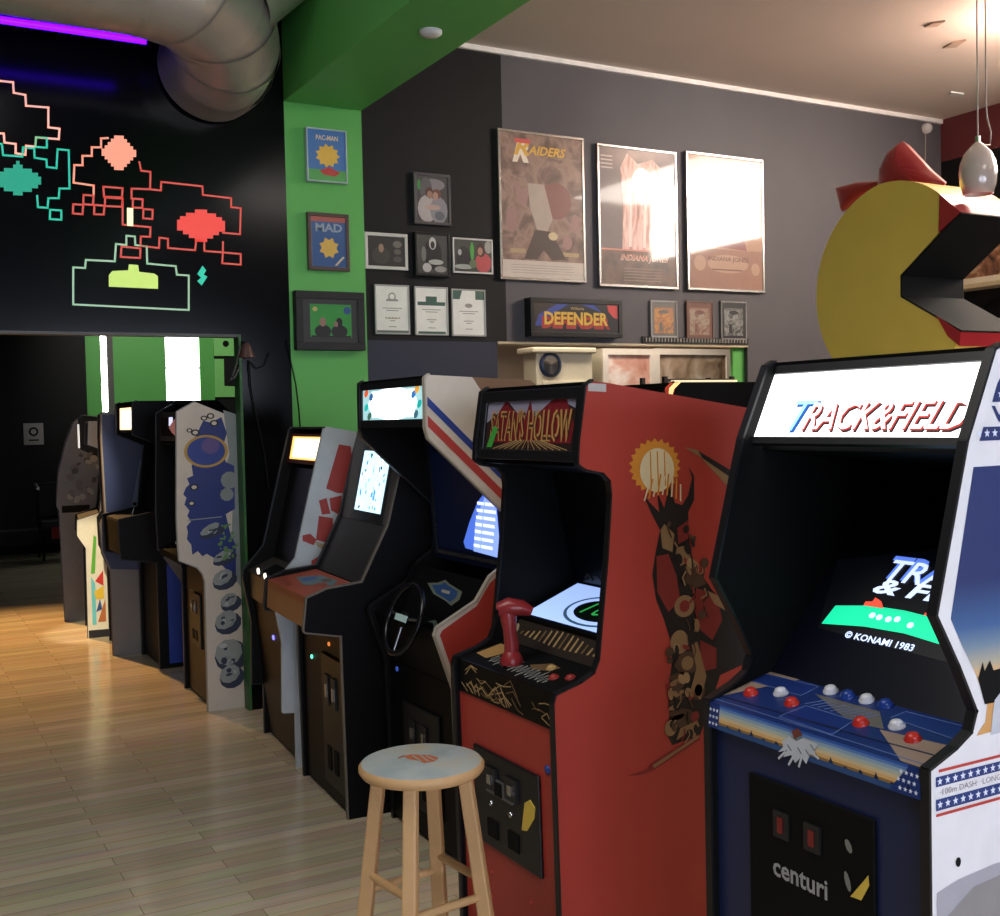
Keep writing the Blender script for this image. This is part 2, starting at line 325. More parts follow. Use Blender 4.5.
b.text(F, 'TRACK', A[0], A[1]+.012, A[0]+.30, A[1]+.075, .002, sb, .25, .03).text(F, 'TRACK', A[0]+.006, A[1]+.006, A[0]+.305, A[1]+.064, .003, sw, .25, .01)
A = F.px(876, 592); b.text(F, '& FIELD', A[0]-.01, A[1]-.004, A[0]+.34, A[1]+.036, .002, sw, .25, .03)
A = F.px(846, 634); b.text(F, '© KONAMI 1983', A[0], A[1]-.01, A[0]+.19, A[1]+.008, .002, sw, 0, .02)
for x, y in ((873, 616), (880, 618), (889, 620), (898, 620), (911, 626)):
    a, c = F.px(x, y); b.ell(F, a, c, .009, .008, .003, sw, 6)
obj('monitor_screen', b, R1)
cp, F = P1['control_panel'][0]; tan = mat('tan_print', '9b8474', .5); lb = mat('pale_blue_line', '5f78b0', .5); b = B()
L_ = F.len; W_ = F.w
b.poly(F, [(0, L_), (0, .03), (.10, L_)], .0008, tan).poly(F, [(W_, 0), (W_, L_*.5), (W_-.17, L_*.42), (W_-.05, 0)], .0008, tan).poly(F, [(.18, L_*.75), (.36, L_*.75), (.42, L_*.45), (.34, L_*.4)], .0008, mat('grey_tan_print', '6a6660', .5))
def outl(pts): b.poly(F, pts, .001, mat('deep_blue_print', '1d3478', .4)); b.line(F, pts, .002, .0008, .0014, lb, True)
outl(F.pxs((750, 681), (765, 674), (819, 687), (801, 696))); outl(F.pxs((779, 717), (806, 706), (854, 721), (832, 735))); outl(F.pxs((891, 718), (906, 712), (965, 727), (955, 740)))
b.line(F, [(0, .012), (W_, .012)], .002, .0008, .0014, lb); b.line(F, [(0, .03), (W_*.6, .04)], .004, .0008, .0012, dnavy); b.line(F, [(W_*.4, .03), (W_, .05)], .004, .0008, .0012, dnavy)
for i in range(9): b.line(F, [(.2+.018*i, L_*.5), (.225+.018*i, L_*.68)], .003, .0009, .0013, lb)
obj('panel_artwork', b, cp)
wb = mat('white_button', 'd8d8dc', .3); rb = mat('red_button', 'c03026', .3); bb_ = mat('blue_button', '23408c', .3)
for x, y, m in ((751, 694, rb), (792, 704, rb), (861, 724, rb), (913, 740, rb), (781, 694, wb), (831, 692, wb), (867, 701, wb), (897, 727, wb), (848, 697, bb_), (886, 706, bb_)):
    a, c = F.px(x, y); a = min(max(a, .025), W_-.025); c = min(max(c, .022), L_-.02); o = button(cp, F, a, c, m)
    if m is rb: o['label'] = 'red button'
    elif m is wb: o['label'] = 'white button'
    else: o['label'] = 'blue button'
cf, F = P1['control_panel_front'][0]; b = B(); W_ = F.w; L_ = F.len
for i, (h0, h1, c) in enumerate(((0, .2, '2c4a78'), (.2, .3, '8a6a3a'), (.3, .42, 'd0a468'), (.42, .55, 'c8b48c'), (.55, .68, 'a8b0a4'), (.68, .8, '88a0b0'), (.8, .9, '5a7cb0'), (.9, 1, '2f55a0'))):
    b.rect(F, .035, L_*h0, W_-.03, L_*h1, .0008, mat('strip_print_%d' % i, c, .5))
for k in range(14):
    a = .06+k*.038; b.poly(F, [(a, L_*.2), (a+.004, L_*.2+.004+.004*(k % 3)), (a+.012, L_*.2)], .0012, dnavy)
b.poly(F, [(W_-.07, 0), (W_-.03, L_*.9), (W_, L_*.9), (W_, 0)], .0012, blue).rect(F, 0, 0, .035, L_, .0008, blue)
st = mat('white_star', 'd8dce8', .5)
def star(b, F, a, c, r, h, m=st): b.poly(F, [(a+r*(1 if i % 2 == 0 else .42)*math.sin(math.pi*i/5), c+r*(1 if i % 2 == 0 else .42)*math.cos(math.pi*i/5)) for i in range(10)], h, m)
for i in range(4):
    for j in range(3): star(b, F, W_-.008-.012*i-(j % 2)*.005, .010+.015*j, .005, .0016); 
for i in range(3):
    for j in range(3): star(b, F, .006+.011*i, .010+.015*j, .005, .0016)
pp_ = mat('pale_print', 'b9bcc0', .5); b.poly(F, F.pxs((785, 743), (792, 736), (800, 740), (808, 738), (818, 744), (816, 750), (808, 757), (803, 754), (796, 759), (790, 753)), .0018, mat('grey_figure_print', '7d8288', .5)); gp_ = mat('grey_figure_print', '7d8288', .5)
def limb(pts, w, m, h): b.line(F, F.pxs(*pts), w, h, h+.0004, m)
b.poly(F, F.pxs((783, 741), (790, 736), (797, 741), (804, 738), (812, 741), (819, 744), (815, 750), (817, 757), (811, 754), (807, 764), (802, 757), (796, 763), (792, 755), (784, 757), (788, 750), (779, 752), (784, 747)), .0022, pp_)
for x, y, x2, y2 in ((786, 752, 780, 758), (803, 756, 800, 766), (812, 752, 819, 758), (794, 757, 790, 764)): limb([(x, y), (x2, y2)], .005, pp_, .0026)
for x, y in ((789, 745), (799, 748), (807, 750), (812, 745)): limb([(x, y), (x+3, y+5)], .003, gp_, .003)
b.poly(F, F.pxs((793, 731), (800, 728), (804, 735), (796, 739)), .0045, mat('brown_print', '6e3d32', .5))
obj('front_artwork', b, cf)
fp, F = P1['front_panel'][0]
A = F.px(752, 775); C = F.px(877, 822); Z0 = .45
cdo = obj('coin_door', B().obox(F, A[0], C[0], Z0, C[1]+.005, 0, .01, blackm), R1, bevel=.003)
b = B(); sl = glow('red_coin_window', '6a1c18', .1)
for x, y in ((786, 824), (817, 837)):
    a, c = F.px(x, y); b = B().obox(F, a-.022, a+.022, c-.028, c+.028, .01, .016, mat('dark_plastic', '1c1c1e', .4)).obox(F, a-.007, a+.007, c-.016, c+.016, .016, .019, sl); obj('coin_slot', b, cdo)
A = F.px(777, 868); b = B().text(F, 'centuri', A[0], A[1]-.012, A[0]+.155, A[1]+.028, .011, mat('silver_print', '9a9a98', .5), 0, .02); obj('lettering', b, cdo)
b = B().poly(F, F.pxs((855, 895), (873, 874), (874, 884), (866, 899)), .0125, mat('yellow_sticker', 'd8b84a', .5)).ell(F, *F.px(853, 845), .008, .014, .0122, mat('scratched_silver', '7a7a72', .5), 9, .5).ell(F, *F.px(852, 880), .007, .02, .0122, MATS['scratched_silver'], 9, .3); obj('sticker', b, cdo)
sd, F = P1['near']; b = B(); bl = mat('deep_blue_field', '24305f', .45)
X1 = 2.40
fld = F.pxs((973.4, 467), (950.5, 619), (962, 646), (975, 673), (987, 705), (985, 722), (976, 736))
fld = fld+[(X1, fld[-1][1]+.02), (X1, fld[0][1])]
zs = [F.px(955, y)[1] for y in (600, 630, 650, 668, 683)]
b.poly(F, fld, .0006, gradmat('printed_dusk_sky', [(zs[4]-.02, 'c89458'), (zs[4]+.01, 'd0a877'), (zs[3], 'a8a08c'), (zs[2], '708494'), (zs[1], '3c5c8a'), (zs[0]+.03, '24305f'), (1.6, '24305f')], .45))
b.poly(F, [(1.757, zs[4]), (1.77, zs[4]+.03), (1.775, zs[4]+.012), (1.79, zs[4]+.03), (1.80, zs[4]+.01), (2.0, zs[4]+.02), (X1, zs[4]+.01), (X1, zs[4]-.06), (1.775, zs[4]-.05)], .0012, blackm)
b.poly(F, F.pxs((994, 700), (1000, 692), (1012, 700), (1010, 730), (990, 735), (992, 715)), .0016, mat('pale_print', 'b9bcc0', .5))
def band(y0, y1, m, h=.0008, xs=1.642): z0, z1 = F.px(937, y0)[1], F.px(937, y1)[1]; b.rect(F, xs, z1, X1, z0, h, m); return z1, z0
band(770, 773, red, xs=1.65); zz = band(777, 787, blue); z2 = band(799.6, 811, blue); band(814, 817, red)
for q in (zz, z2):
    for i in range(36): star(b, F, 1.652+.0205*i, (q[0]+q[1])/2, .0078, .0014)
zt0, zt1 = F.px(937, 798)[1], F.px(937, 790)[1]
b.text(F, '·100m DASH· ·LONG JUMP·', 1.652, zt0, 1.87, zt1, .001, mat('faded_brown_print', '8b7f86', .5))
b.ell(F, *F.px(958, 862), .007, .009, .001, blackm, 12)
zg = F.px(937, 893)[1]; b.poly(F, [(1.642, .2), (1.642, zg), (1.70, zg+.012), (1.80, zg+.02), (X1, zg), (X1, .2)], .0008, mat('grey_swoosh', '9d9aa0', .5)); b.poly(F, [(1.66, .2), (1.665, zg-.05), (1.74, zg-.01), (1.86, zg), (X1, zg-.03), (X1, .2)], .0012, mat('grey_swoosh_dark', '84807e', .5))
q = F.pxs((992, 402), (997, 384), (1003, 371)); b.poly(F, q+[(X1, q[2][1]), (X1, q[0][1])], .0008, bl)
q = F.pxs((979, 441), (983, 427)); b.poly(F, q+[(X1, q[1][1]), (X1, q[0][1])], .0008, bl)
for i in range(24): star(b, F, 1.765+.0215*i, (q[0][1]+q[1][1])/2+.001, .0085, .0014); 
for i in range(20): star(b, F, 1.825+.024*i, F.px(995, 394)[1], .008, .0014)
zc = F.px(990, 422)[1]; b.text(F, 'WORLD RECORD', 1.80, zc, 2.34, zc+.03, .0008, bl, 0, .02)
obj('side_artwork', b, sd)

# ================================================================ 2. red machine
rl = mat('red_laminate', 'a83a2f', .42, ns=5, noise=.1, bump=0)
prof = [(1.625, 0), (1.612, .845), (1.62, .868), (1.70, .89), (1.747, .912), (1.765, .95), (1.80, 1.227), (1.817, 1.41), (1.812, 1.45), (1.79, 1.472), (1.73, 1.485), (1.708, 1.50), (1.712, 1.56), (1.738, 1.715), (1.76, 1.728), (1.80, 1.724), (2.32, 1.645), (2.34, 1.62), (2.30, 1.45), (2.40, 1.35), (2.42, 0)]
R2, P2 = cabinet('arcade_machine', 'red arcade machine with glowing-orb side artwork and a red joystick', 1.62, 2.61, .62, prof, rl, trimk, 15, [
    ('front_panel', (1.64, .02), (1.628, .77), .018, rl),
    ('control_panel', (1.63, .868), (1.80, .905), .02, blackm),
    ('control_panel_front', (1.622, .765), (1.622, .868), .02, black),
    ('lower_monitor_panel', (1.79, .90), (1.85, .985), .01, blackm),
    ('monitor_glass', (1.835, .985), (2.07, 1.075), .01, black),
    ('monitor_shroud', (2.07, 1.075), (1.99, 1.46), .01, mat('shroud_black', '07080b', .3)),
    ('speaker_panel', (1.735, 1.50), (1.99, 1.46), .01, black),
    ('marquee', (1.722, 1.52), (1.745, 1.695), .012, blackm)])
fp, F = P2['front_panel'][0]
A = F.px(479.5, 836); C = F.px(541, 777)
o = coin_door(R2, F, A[0], A[1], C[0], C[1]+.004, mat('black_painted_metal', '141416', .4))
b = B().obox(F, A[0]+.09, A[0]+.25, C[1]-.12, C[1]-.07, .012, .018, mat('grey_plate', '5a5a5a', .4)).obox(F, A[0]+.15, A[0]+.19, C[1]-.115, C[1]-.075, .018, .022, blackm); obj('coin_mechanism', b, o)
b = B().lathe(F.at(A[0]+.11, A[1]+.14, .012), [(.009, 0), (.009, .006), (0, .007)], chrome, 12, F.n).lathe(F.at(A[0]+.23, A[1]+.14, .012), [(.009, 0), (.009, .006), (0, .007)], chrome, 12, F.n); obj('lock', b, o)
q = F.pxs((526, 829), (529, 802), (534, 799), (539, 807), (538, 818), (531, 830)); obj('sticker', B().prism(F, q, .012, .015, mat('yellow_sticker', 'd8b84a', .5)), o)
a, c = F.px(548, 770); obj('button', B().lathe(F.at(a, c), [(.013, 0), (.013, .004), (0, .006)], mat('blue_plug', '2c4c9c', .3), 14, F.n), R2)['label'] = 'blue plug'
for x, y in ((492, 872), (492, 897), (531, 903)):
    a, c = F.px(x, y); obj('bolt', B().lathe(F.at(a, c), [(.008, 0), (.006, .004), (0, .005)], rl, 10, F.n), R2)
cp, F = P2['control_panel'][0]; W_, L_ = F.w, F.len; b = B(); tp = mat('tan_ink', 'a88a5c', .5); wp = mat('white_ink', 'a8a8a0', .5)
b.poly(F, [(.02, L_-.03), (.02, L_*.3), (.10, L_*.25), (.14, L_-.03)], .0008, mat('card_tan', 'b08850', .6))
pts = [(.12, .05)]
for i in range(1, 60): pts.append((.12+.006*i, .06+.03*math.sin(i*1.7)*(1-.3*math.sin(i))-.00025*i))
b.line(F, pts, .0022, .0006, .001, wp)
b.poly(F, [(.30, L_*.5), (.36, L_*.75), (.42, L_*.7), (.40, L_*.5), (.34, L_*.4)], .0008, mat('brown_ink', '6e5638', .5))
obj('panel_artwork', b, cp)
ob = button(cp, F, W_-.19, L_*.6, mat('yellow_button', 'b8945c', .4), .013, .005); ob['label'] = 'yellow button'
for a in (.115, .065): o = button(cp, F, W_-a, L_*.42+(.1-a)*.5, mat('flat_red_button', '96302a', .4), .013, .005); o['label'] = 'red button'
# joystick
jr = mat('dark_red_plastic', '8c2a2c', .3)
c = F.at(.235, .06)
b = B().lathe(c, [(.034, 0), (.036, .012), (.030, .028), (.022, .04)], jr, 20)
b.tube([c+V((0, 0, .03)), c+V((.002, .0, .06)), c+V((-.004, 0, .105)), c+V((-.008, 0, .145)), c+V((-.01, 0, .165))], [.021, .024, .021, .026, .022], jr, 14)
b.tube([c+V((-.03, .02, .165)), c+V((-.005, 0, .175)), c+V((.03, -.02, .172)), c+V((.055, -.035, .160))], [.024, .03, .024, .014], jr, 12)
js = obj('joystick', b, cp); js['label'] = 'red moulded joystick'
obj('trigger_button', B().obox(Fr(c+V((-.043, .012, .145)), (0, -1, 0), (0, 0, 1)), -.004, .014, 0, .026, 0, .006, blackm), js)
cf, F = P2['control_panel_front'][0]; b = B()
for i in range(30):
    a = .03+random.random()*.5; c0 = .02+random.random()*.06; dx = random.uniform(.03, .09)
    b.line(F, [(a, c0), (a+dx*.5, min(.095, max(.01, c0+random.uniform(-.03, .03)))), (min(F.w-.01, a+dx), min(.095, max(.01, c0+random.uniform(-.04, .03))))], .003, .0006+i*.00003, .0012+i*.00003, tp if i % 3 else mat('brown_ink', '6e5638', .5))
obj('front_artwork', b, cf)
lp, F = P2['lower_monitor_panel'][0]; b = B()
b.rect(F, .03, .01, F.w-.03, F.len-.01, .0008, mat('dark_brown_print', '2a2118', .5))
for i in range(16):
    a = .07+i*.030; h = .042*math.exp(-((i-7.5)/6.0)**2)
    b.poly(F, [(a, .045-h*.3), (a+.012, .047+h), (a+.02, .047+h*.9), (a+.011, .045-h*.3)], .0014, tp if i % 4 else mat('brown_ink', '6e5638', .5))
b.ell(F, .035, .048, .018, .026, .0016, mat('bone_ink', '9a8a70', .5), 14).ell(F, F.w-.035, .048, .02, .028, .0016, MATS['bone_ink'], 14)
obj('panel_artwork', b, lp)
mg, F = P2['monitor_glass'][0]
sblue = glow('screen_pale_blue', 'a3bfff', .95)
q = F.pxs((537, 615), (588, 587), (606, 588), (604, 640), (587, 632)); b = B().poly(F, [(.04, .02), (F.w-.03, .02), (F.w-.03, F.len-.01), (.04, F.len-.01)], .001, sblue)
a, c = .34, F.len*.48
b.ell(F, a, c, .17, .09, .0016, glow('screen_dot_ring', '3c5a70', .5), 40).ell(F, a, c, .155, .08, .002, sblue, 40).ell(F, a, c, .125, .062, .0024, glow('screen_black', '041008', .2), 32)
b.text(F, '1 UP', a-.08, c-.03, a+.08, c+.035, .003, glow('screen_leaf', '2a9c4a', .8), .3, .02)
obj('monitor_screen', b, R2)
sh, F = P2['monitor_shroud'][0]; b = B()
for i in range(9): b.line(F, [(.08+i*.055, .02+.004*(i % 3)), (.10+i*.055, .035), (.12+i*.055, .018)], .006, .0008, .002, mat('shroud_brown', '2b2420', .6))
obj('shroud_artwork', b, sh)
mq, F = P2['marquee'][0]; b = B(); W_, L_ = F.w, F.len; dr = mat('blood_red', '6e1820', .5); dt = mat('dark_tan', '4a3424', .5); vt = mat('violet_grey', '8a8798', .5)
b.rect(F, .03, .012, W_-.03, L_-.012, .0008, mat('marquee_dark', '2a1c18', .5))
b.poly(F, [(.03, L_*.55), (.03, L_-.015), (W_-.03, L_-.015), (W_-.03, L_*.75), (W_*.75, L_*.95), (W_*.55, L_*.55), (W_*.48, L_*.5), (W_*.28, L_*.9)], .0012, vt)
b.poly(F, [(.06, L_*.5), (W_*.25, L_*.97), (W_*.30, L_*.8), (W_*.46, L_*.62), (W_*.5, L_*.95), (W_*.54, L_*.62), (W_*.7, L_*.9), (W_*.83, L_*1.0), (W_-.04, L_*.5), (W_-.05, L_*.2), (.05, L_*.2)], .0016, dr)
b.text(F, "SATAN'S HOLLOW", .06, L_*.22, W_-.055, L_*.78, .0026, mat('amber_letter', 'b3854a', .5), 0, .035); b.text(F, "SATAN'S HOLLOW", .066, L_*.25, W_-.05, L_*.75, .0032, dt, 0, -.012)
for i in range(26): b.line(F, [(.07+.018*i, .016), (.30+(i-13)*.006, L_*.24)], .0028, .0020+.00002*i, .0024+.00002*i, tp if i % 2 else dt)
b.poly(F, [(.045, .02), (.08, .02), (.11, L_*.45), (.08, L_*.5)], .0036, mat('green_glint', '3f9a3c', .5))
obj('marquee_artwork', b, mq)
b = B(); b.obox(F, 0, W_, -.018, .014, 0, .012, trimk).obox(F, 0, W_, L_-.014, L_+.02, 0, .012, trimk).obox(F, 0, .03, 0, L_, 0, .01, trimk).obox(F, W_-.03, W_, 0, L_, 0, .01, trimk); obj('marquee_frame', b, R2, bevel=.003)
sd, F = P2['near']; b = B(); H = .0006; ik = mat('black_ink', '120d0c', .5); tn = mat('bronze_ink', '8b6f4c', .5); rd = mat('dark_red_ink', '7d2420', .5); cr = mat('cream_ink', 'd9c9a0', .5); og = mat('orange_ink', 'd08a2c', .5)
def pl(px, h, m): b.poly(F, F.pxs(*px), h, m)
def el(x, y, rx, ry, h, m, n=22, rot=0, jag=0):
    c = F.px(x, y); k = F.px(x+rx, y); l = F.px(x, y-ry); b.ell(F, c[0], c[1], math.dist(c, k), math.dist(c, l), h, m, n, rot, jag)
el(655, 466, 22, 24, H, og, 44, 0, .17); el(657, 470, 17, 22, H*2, cr)
for x in (650, 657, 664): b.line(F, F.pxs((x, 452), (x+1, 485)), .004, H*2.5, H*3, og)
# tall bracket of dark plates below the orb
pl(((643, 495), (650, 503), (659, 512), (657, 492), (664, 508), (669, 486), (675, 503), (682, 505), (688, 495), (692, 478), (688, 466), (694, 476), (694, 500), (688, 512), (690, 560), (702, 575), (712, 590), (722, 600), (735, 630), (747, 655), (742, 665), (720, 675), (712, 700), (700, 735), (672, 745), (664, 728), (670, 716), (668, 690), (672, 660), (670, 640), (664, 620), (656, 600), (652, 575), (655, 555), (660, 530), (652, 515)), H*1.5, ik)
pl(((660, 530), (664, 524), (674, 534), (672, 552), (662, 548)), H*3, tn); pl(((677, 528), (688, 520), (689, 538), (678, 544)), H*3, rd); pl(((676, 548), (689, 544), (691, 560), (680, 566)), H*3, tn)
pl(((656, 556), (668, 554), (676, 575), (680, 600), (668, 612), (657, 592)), H*3, rd); el(684, 606, 10, 11, H*4, tn); el(684, 606, 5, 6, H*5, rd); pl(((684, 566), (702, 572), (706, 584), (690, 590)), H*3, dt)
pl(((696, 588), (716, 594), (722, 620), (712, 640), (700, 630), (694, 610)), H*3, rd); pl(((706, 590), (722, 598), (728, 612), (714, 604)), H*4, tn); pl(((700, 640), (716, 648), (716, 668), (700, 672)), H*3, rd)
el(679, 642, 9, 12, H*4, tn); el(687, 663, 11, 12, H*3, dt); el(687, 663, 6, 7, H*4, tn); pl(((690, 640), (697, 642), (706, 676), (700, 700), (690, 690), (696, 668)), H*4, tn)
for i in range(8): el(676, 676+i*6, 8, 3, H*(3+i % 2), tn if i % 2 else dt, 12, .2)
el(698, 690, 7, 10, H*3, dt); el(698, 690, 4, 6, H*4, tn); el(682, 718, 12, 9, H*4, dt); el(670, 728, 6, 8, H*5, tn); el(672, 724, 3, 4, H*6, ik); pl(((680, 728), (697, 720), (699, 726), (676, 740)), H*4, tn)
pl(((626, 776), (646, 770), (650, 764), (698, 734), (700, 739), (652, 771), (640, 775)), H*3, rd); pl(((652, 765), (698, 735), (699, 737), (654, 768)), H*4, tn)
pl(((684, 447), (697, 450), (702, 454), (722, 468), (731, 476), (727, 486), (700, 457)), H*2, tn); pl(((698, 451), (730, 470), (731, 478), (702, 458)), H*3, ik)
random.seed(11)
for i in range(70):
    y = random.uniform(520, 738); t = (y-515)/225; xc = 672+(20*min(1, t*2.2) if t < .5 else 20-14*(t-.5)*2)+10*math.sin(t*7); x = xc+random.uniform(-12, 14)
    m = (tn, ik, dt, mat('light_bronze_ink', 'a08460', .5), rd, ik, dt)[i % 7]
    if i % 3: el(x, y, random.uniform(1.6, 4.5), random.uniform(2.5, 7), H*(6+.02*i), m, 9, random.random()*1.2)
    else: b.line(F, F.pxs((x, y), (x+random.uniform(-3, 3), y+random.uniform(4, 7)), (x+random.uniform(-4, 4), y+random.uniform(9, 15))), random.uniform(.003, .006), H*(6+.02*i), H*(6.5+.02*i), m)
for i in range(9): b.line(F, F.pxs((644+i*4.5, 500-6*math.sin(i*.4)), (648+i*4, 486-9*math.sin(i*.38)-3*(i % 2))), .005, H*4, H*5, og if i % 2 else cr)
obj('side_artwork', b, sd)
A = F.px(588, 391); q = [F.px(588, 391), F.px(606, 392), F.px(606, 384), (F.px(588, 383))]; obj('sticker', B().poly(F, q, .001, mat('worn_white_sticker', 'b9b4b0', .6)), sd)

# ================================================================ 3. driving machine with a steering wheel
cream = mat('cream_laminate', 'c9c0b0', .45)
prof = [(1.83, 0), (1.815, .655), (1.745, .86), (1.755, .885), (1.915, .965), (1.975, 1.05), (2.04, 1.09), (2.075, 1.25), (1.74, 1.565), (1.728, 1.60), (1.73, 1.78), (1.745, 1.79), (2.16, 1.77), (2.46, 1.55), (2.50, 0)]
R3, P3 = cabinet('arcade_machine', 'driving arcade machine with steering wheel and white-lit marquee, beside the red machine', 1.8, 3.62, .63, prof, cream, mat('white_edge_moulding', 'b0a898', .4), 12, [
    ('front_panel', (1.83, .02), (1.83, .66), .018, black),
    ('control_front', (1.825, .665), (1.765, .86), .012, black),
    ('steering_panel', (1.84, .72), (1.965, 1.035), .015, blackm),
    ('monitor_bezel', (2.045, 1.06), (2.005, 1.60), .01, mat('dark_bezel_blue', '101832', .3)),
    ('hood_panel', (2.0, 1.60), (1.74, 1.605), .01, blackm),
    ('marquee', (1.735, 1.625), (1.738, 1.765), .012, blackm)], fsm=black)
mq, F = P3['marquee'][0]; b = B(); W_, L_ = F.w, F.len
b.rect(F, .012, .008, W_-.012, L_-.012, .001, glow('marquee_scene', 'a8d8dc', .8)); b.ell(F, W_*.5, L_*.5, W_*.38, L_*.44, .0016, lit, 24)
b.rect(F, W_*.18, .02, W_*.84, L_-.02, .0018, lit)
for a, c, m in ((.05, .115, 'e8603a'), (W_-.07, .118, 'f0a840'), (.05, .06, '28b8b0'), (W_-.05, .065, '20a8a0'), (.08, .025, '406858'), (W_-.08, .028, '406878'), (.10, .10, '3868a0'), (W_-.1, .10, '3878c0')):
    b.ell(F, a, c, .022, .014, .0022, glow('marquee_'+m, m, .8), 9, .4)
obj('marquee_artwork', b, mq)
b = B().obox(F, 0, W_, -.02, .01, 0, .01, trimk).obox(F, 0, W_, L_-.012, L_+.015, 0, .01, trimk).obox(F, 0, .012, 0, L_, 0, .008, trimk).obox(F, W_-.012, W_, 0, L_, 0, .008, trimk); obj('marquee_frame', b, R3)
sd, F = P3['near']; b = B()
def st_band(o0, o1, m, h):
    p0 = V((1.74, 1.565)); d = (V((2.075, 1.25))-p0).normalized(); n = V((-d.y, d.x)); q = []
    for o, x in ((o0, 1.733), (o0, 2.22), (o1, 2.22), (o1, 1.733)): g = p0+n*o; q.append(g+d*((x-g.x)/d.x))
    b.poly(F, q, h, m)
st_band(.026, .055, mat('stripe_red', 'b0403a', .45), .0008); st_band(.080, .104, mat('stripe_blue', '27408a', .45), .0008)
b.poly(F, [(1.915, 1.782), (1.96, 1.72), (1.99, 1.735), (2.04, 1.70), (2.16, 1.71), (2.2, 1.74), (2.16, 1.77)], .0008, mat('peeled_board', '7a5c42', .7))
b.poly(F, [(1.76, .86), (1.77, .876), (1.912, .95), (1.97, 1.03), (2.03, 1.07), (2.40, 1.07), (2.44, .03), (1.842, .03), (1.83, .655)], .0008, rl)
obj('side_artwork', b, sd)
mb, F = P3['monitor_bezel'][0]; b = B()
b.rect(F, .045, .05, F.w-.02, F.len-.10, .001, glow('screen_deep_blue', '070e24', .4)); b.rect(F, .045, F.len-.09, F.w-.02, F.len-.01, .001, mat('navy_strip', '1c2f66', .4))
pb = glow('screen_sky', '4f74e0', 1.0); wl = glow('screen_text_white', 'dfe8ff', 1.4)
q = F.pxs((466, 548), (464, 542), (470, 522), (478, 502), (487, 490)); q = q+[(F.w-.02, q[-1][1]), (F.w-.02, q[0][1]-.012)]; b.poly(F, q, .002, pb)
q = F.pxs((474, 551), (476, 520), (486, 495)); q = q+[(F.w-.02, q[-1][1]), (F.w-.02, q[0][1]-.008)]; b.poly(F, q, .0024, glow('screen_sky_light', '8aa6f8', 1.1))
for i, y in enumerate((503, 510, 517, 524, 531, 538, 545)):
    a, c = F.px(478-(i*.6), y); b.rect(F, a, c-.006, a+.05, c+.006, .003, wl); b.rect(F, a+.06, c-.006, a+.15, c+.006, .003, wl)
obj('monitor_screen', b, R3)
b = B(); G = mat('dark_grey_gasket', '3a3834', .6)
for i in range(44): b.obox(F, .022, .036, .02+i*.0118, .026+i*.0118, 0, .003, G)
for i in range(46): b.obox(F, .03+i*.012, .036+i*.012, .022, .036, 0, .003, G)
obj('gasket', b, mb)
sp, F = P3['steering_panel'][0]; b = B(); W_, L_ = F.w, F.len
b.obox(F, 0, .012, 0, L_, 0, .03, black)
obj('panel_rim', b, sp)
b = B(); q = F.pxs((428, 583), (438, 583), (446, 580), (450, 584), (463, 592), (460, 600), (452, 606), (446, 601), (434, 594)); b.poly(F, q, .003, mat('grey_badge', '6d7568', .5)); c = (sum(p[0] for p in q)/len(q), sum(p[1] for p in q)/len(q))
b.poly(F, [(c[0]+(p[0]-c[0])*.75, c[1]+(p[1]-c[1])*.75) for p in q], .0036, mat('badge_blue', '31507e', .5)); b.rect(F, c[0]-.03, c[1]-.008, c[0]+.04, c[1]+.004, .004, mat('badge_cream', 'a8a090', .5)); obj('badge', b, sp)
b = B(); bp2 = mat('pale_blue_print', '8fa8b0', .5)
b.poly(F, F.pxs((404, 654), (408, 650), (437, 665), (438, 672)), .002, bp2).poly(F, F.pxs((397, 645), (402, 638), (410, 628), (414, 634), (402, 650)), .002, blue).poly(F, F.pxs((425, 622), (436, 620), (440, 628), (428, 632)), .002, mat('grey_green_print', '5f6e62', .5)).poly(F, F.pxs((410, 640), (420, 632), (426, 645), (414, 652)), .002, mat('dark_blue_print', '26345c', .5))
obj('panel_artwork', b, sp)
# wheel
wc = wallfr(3.93); wc = wc.at(*wc.px(404, 619)); ax = F.n; e1 = F.u; e2 = F.v
rr = .135; ring = [wc+(e1*math.cos(t)+e2*math.sin(t))*rr for t in [2*math.pi*i/36 for i in range(37)]]
wh = obj('steering_wheel', B().tube(ring, .012, mat('wheel_black', '101012', .25), 10, cap=False).tube([wc-ax*.12, wc], .018, black, 12).lathe(wc, [(0, .012), (.03, .01), (.034, 0), (.03, -.01)], black, 20, ax), sp)
b = B()
for t in (.1, math.pi-.1, -math.pi/2): b.tube([wc, wc+(e1*math.cos(t)+e2*math.sin(t))*rr], .006, mat('spoke_steel', '9a9a9a', .3, 1), 8)
b.obox(Fr(wc+ax*.012, e1, e2), -.05, .05, -.012, .014, 0, .004, mat('wheel_plate_pale', 'c0ded8', .4)); obj('spoke', b, wh)
a_, F = P3['front_panel'][0]; aa, cc = F.px(400, 671); obj('button', B().lathe(F.at(.07, .61), [(.01, 0), (.01, .004), (0, .006)], glow('blue_led_button', '3c62c8', .35), 12, F.n), R3)['label'] = 'blue start button'
a2 = F.px(396, 715); coin_door(R3, F, .14, .1, .46, .5, mat('black_painted_metal', '141416', .4))

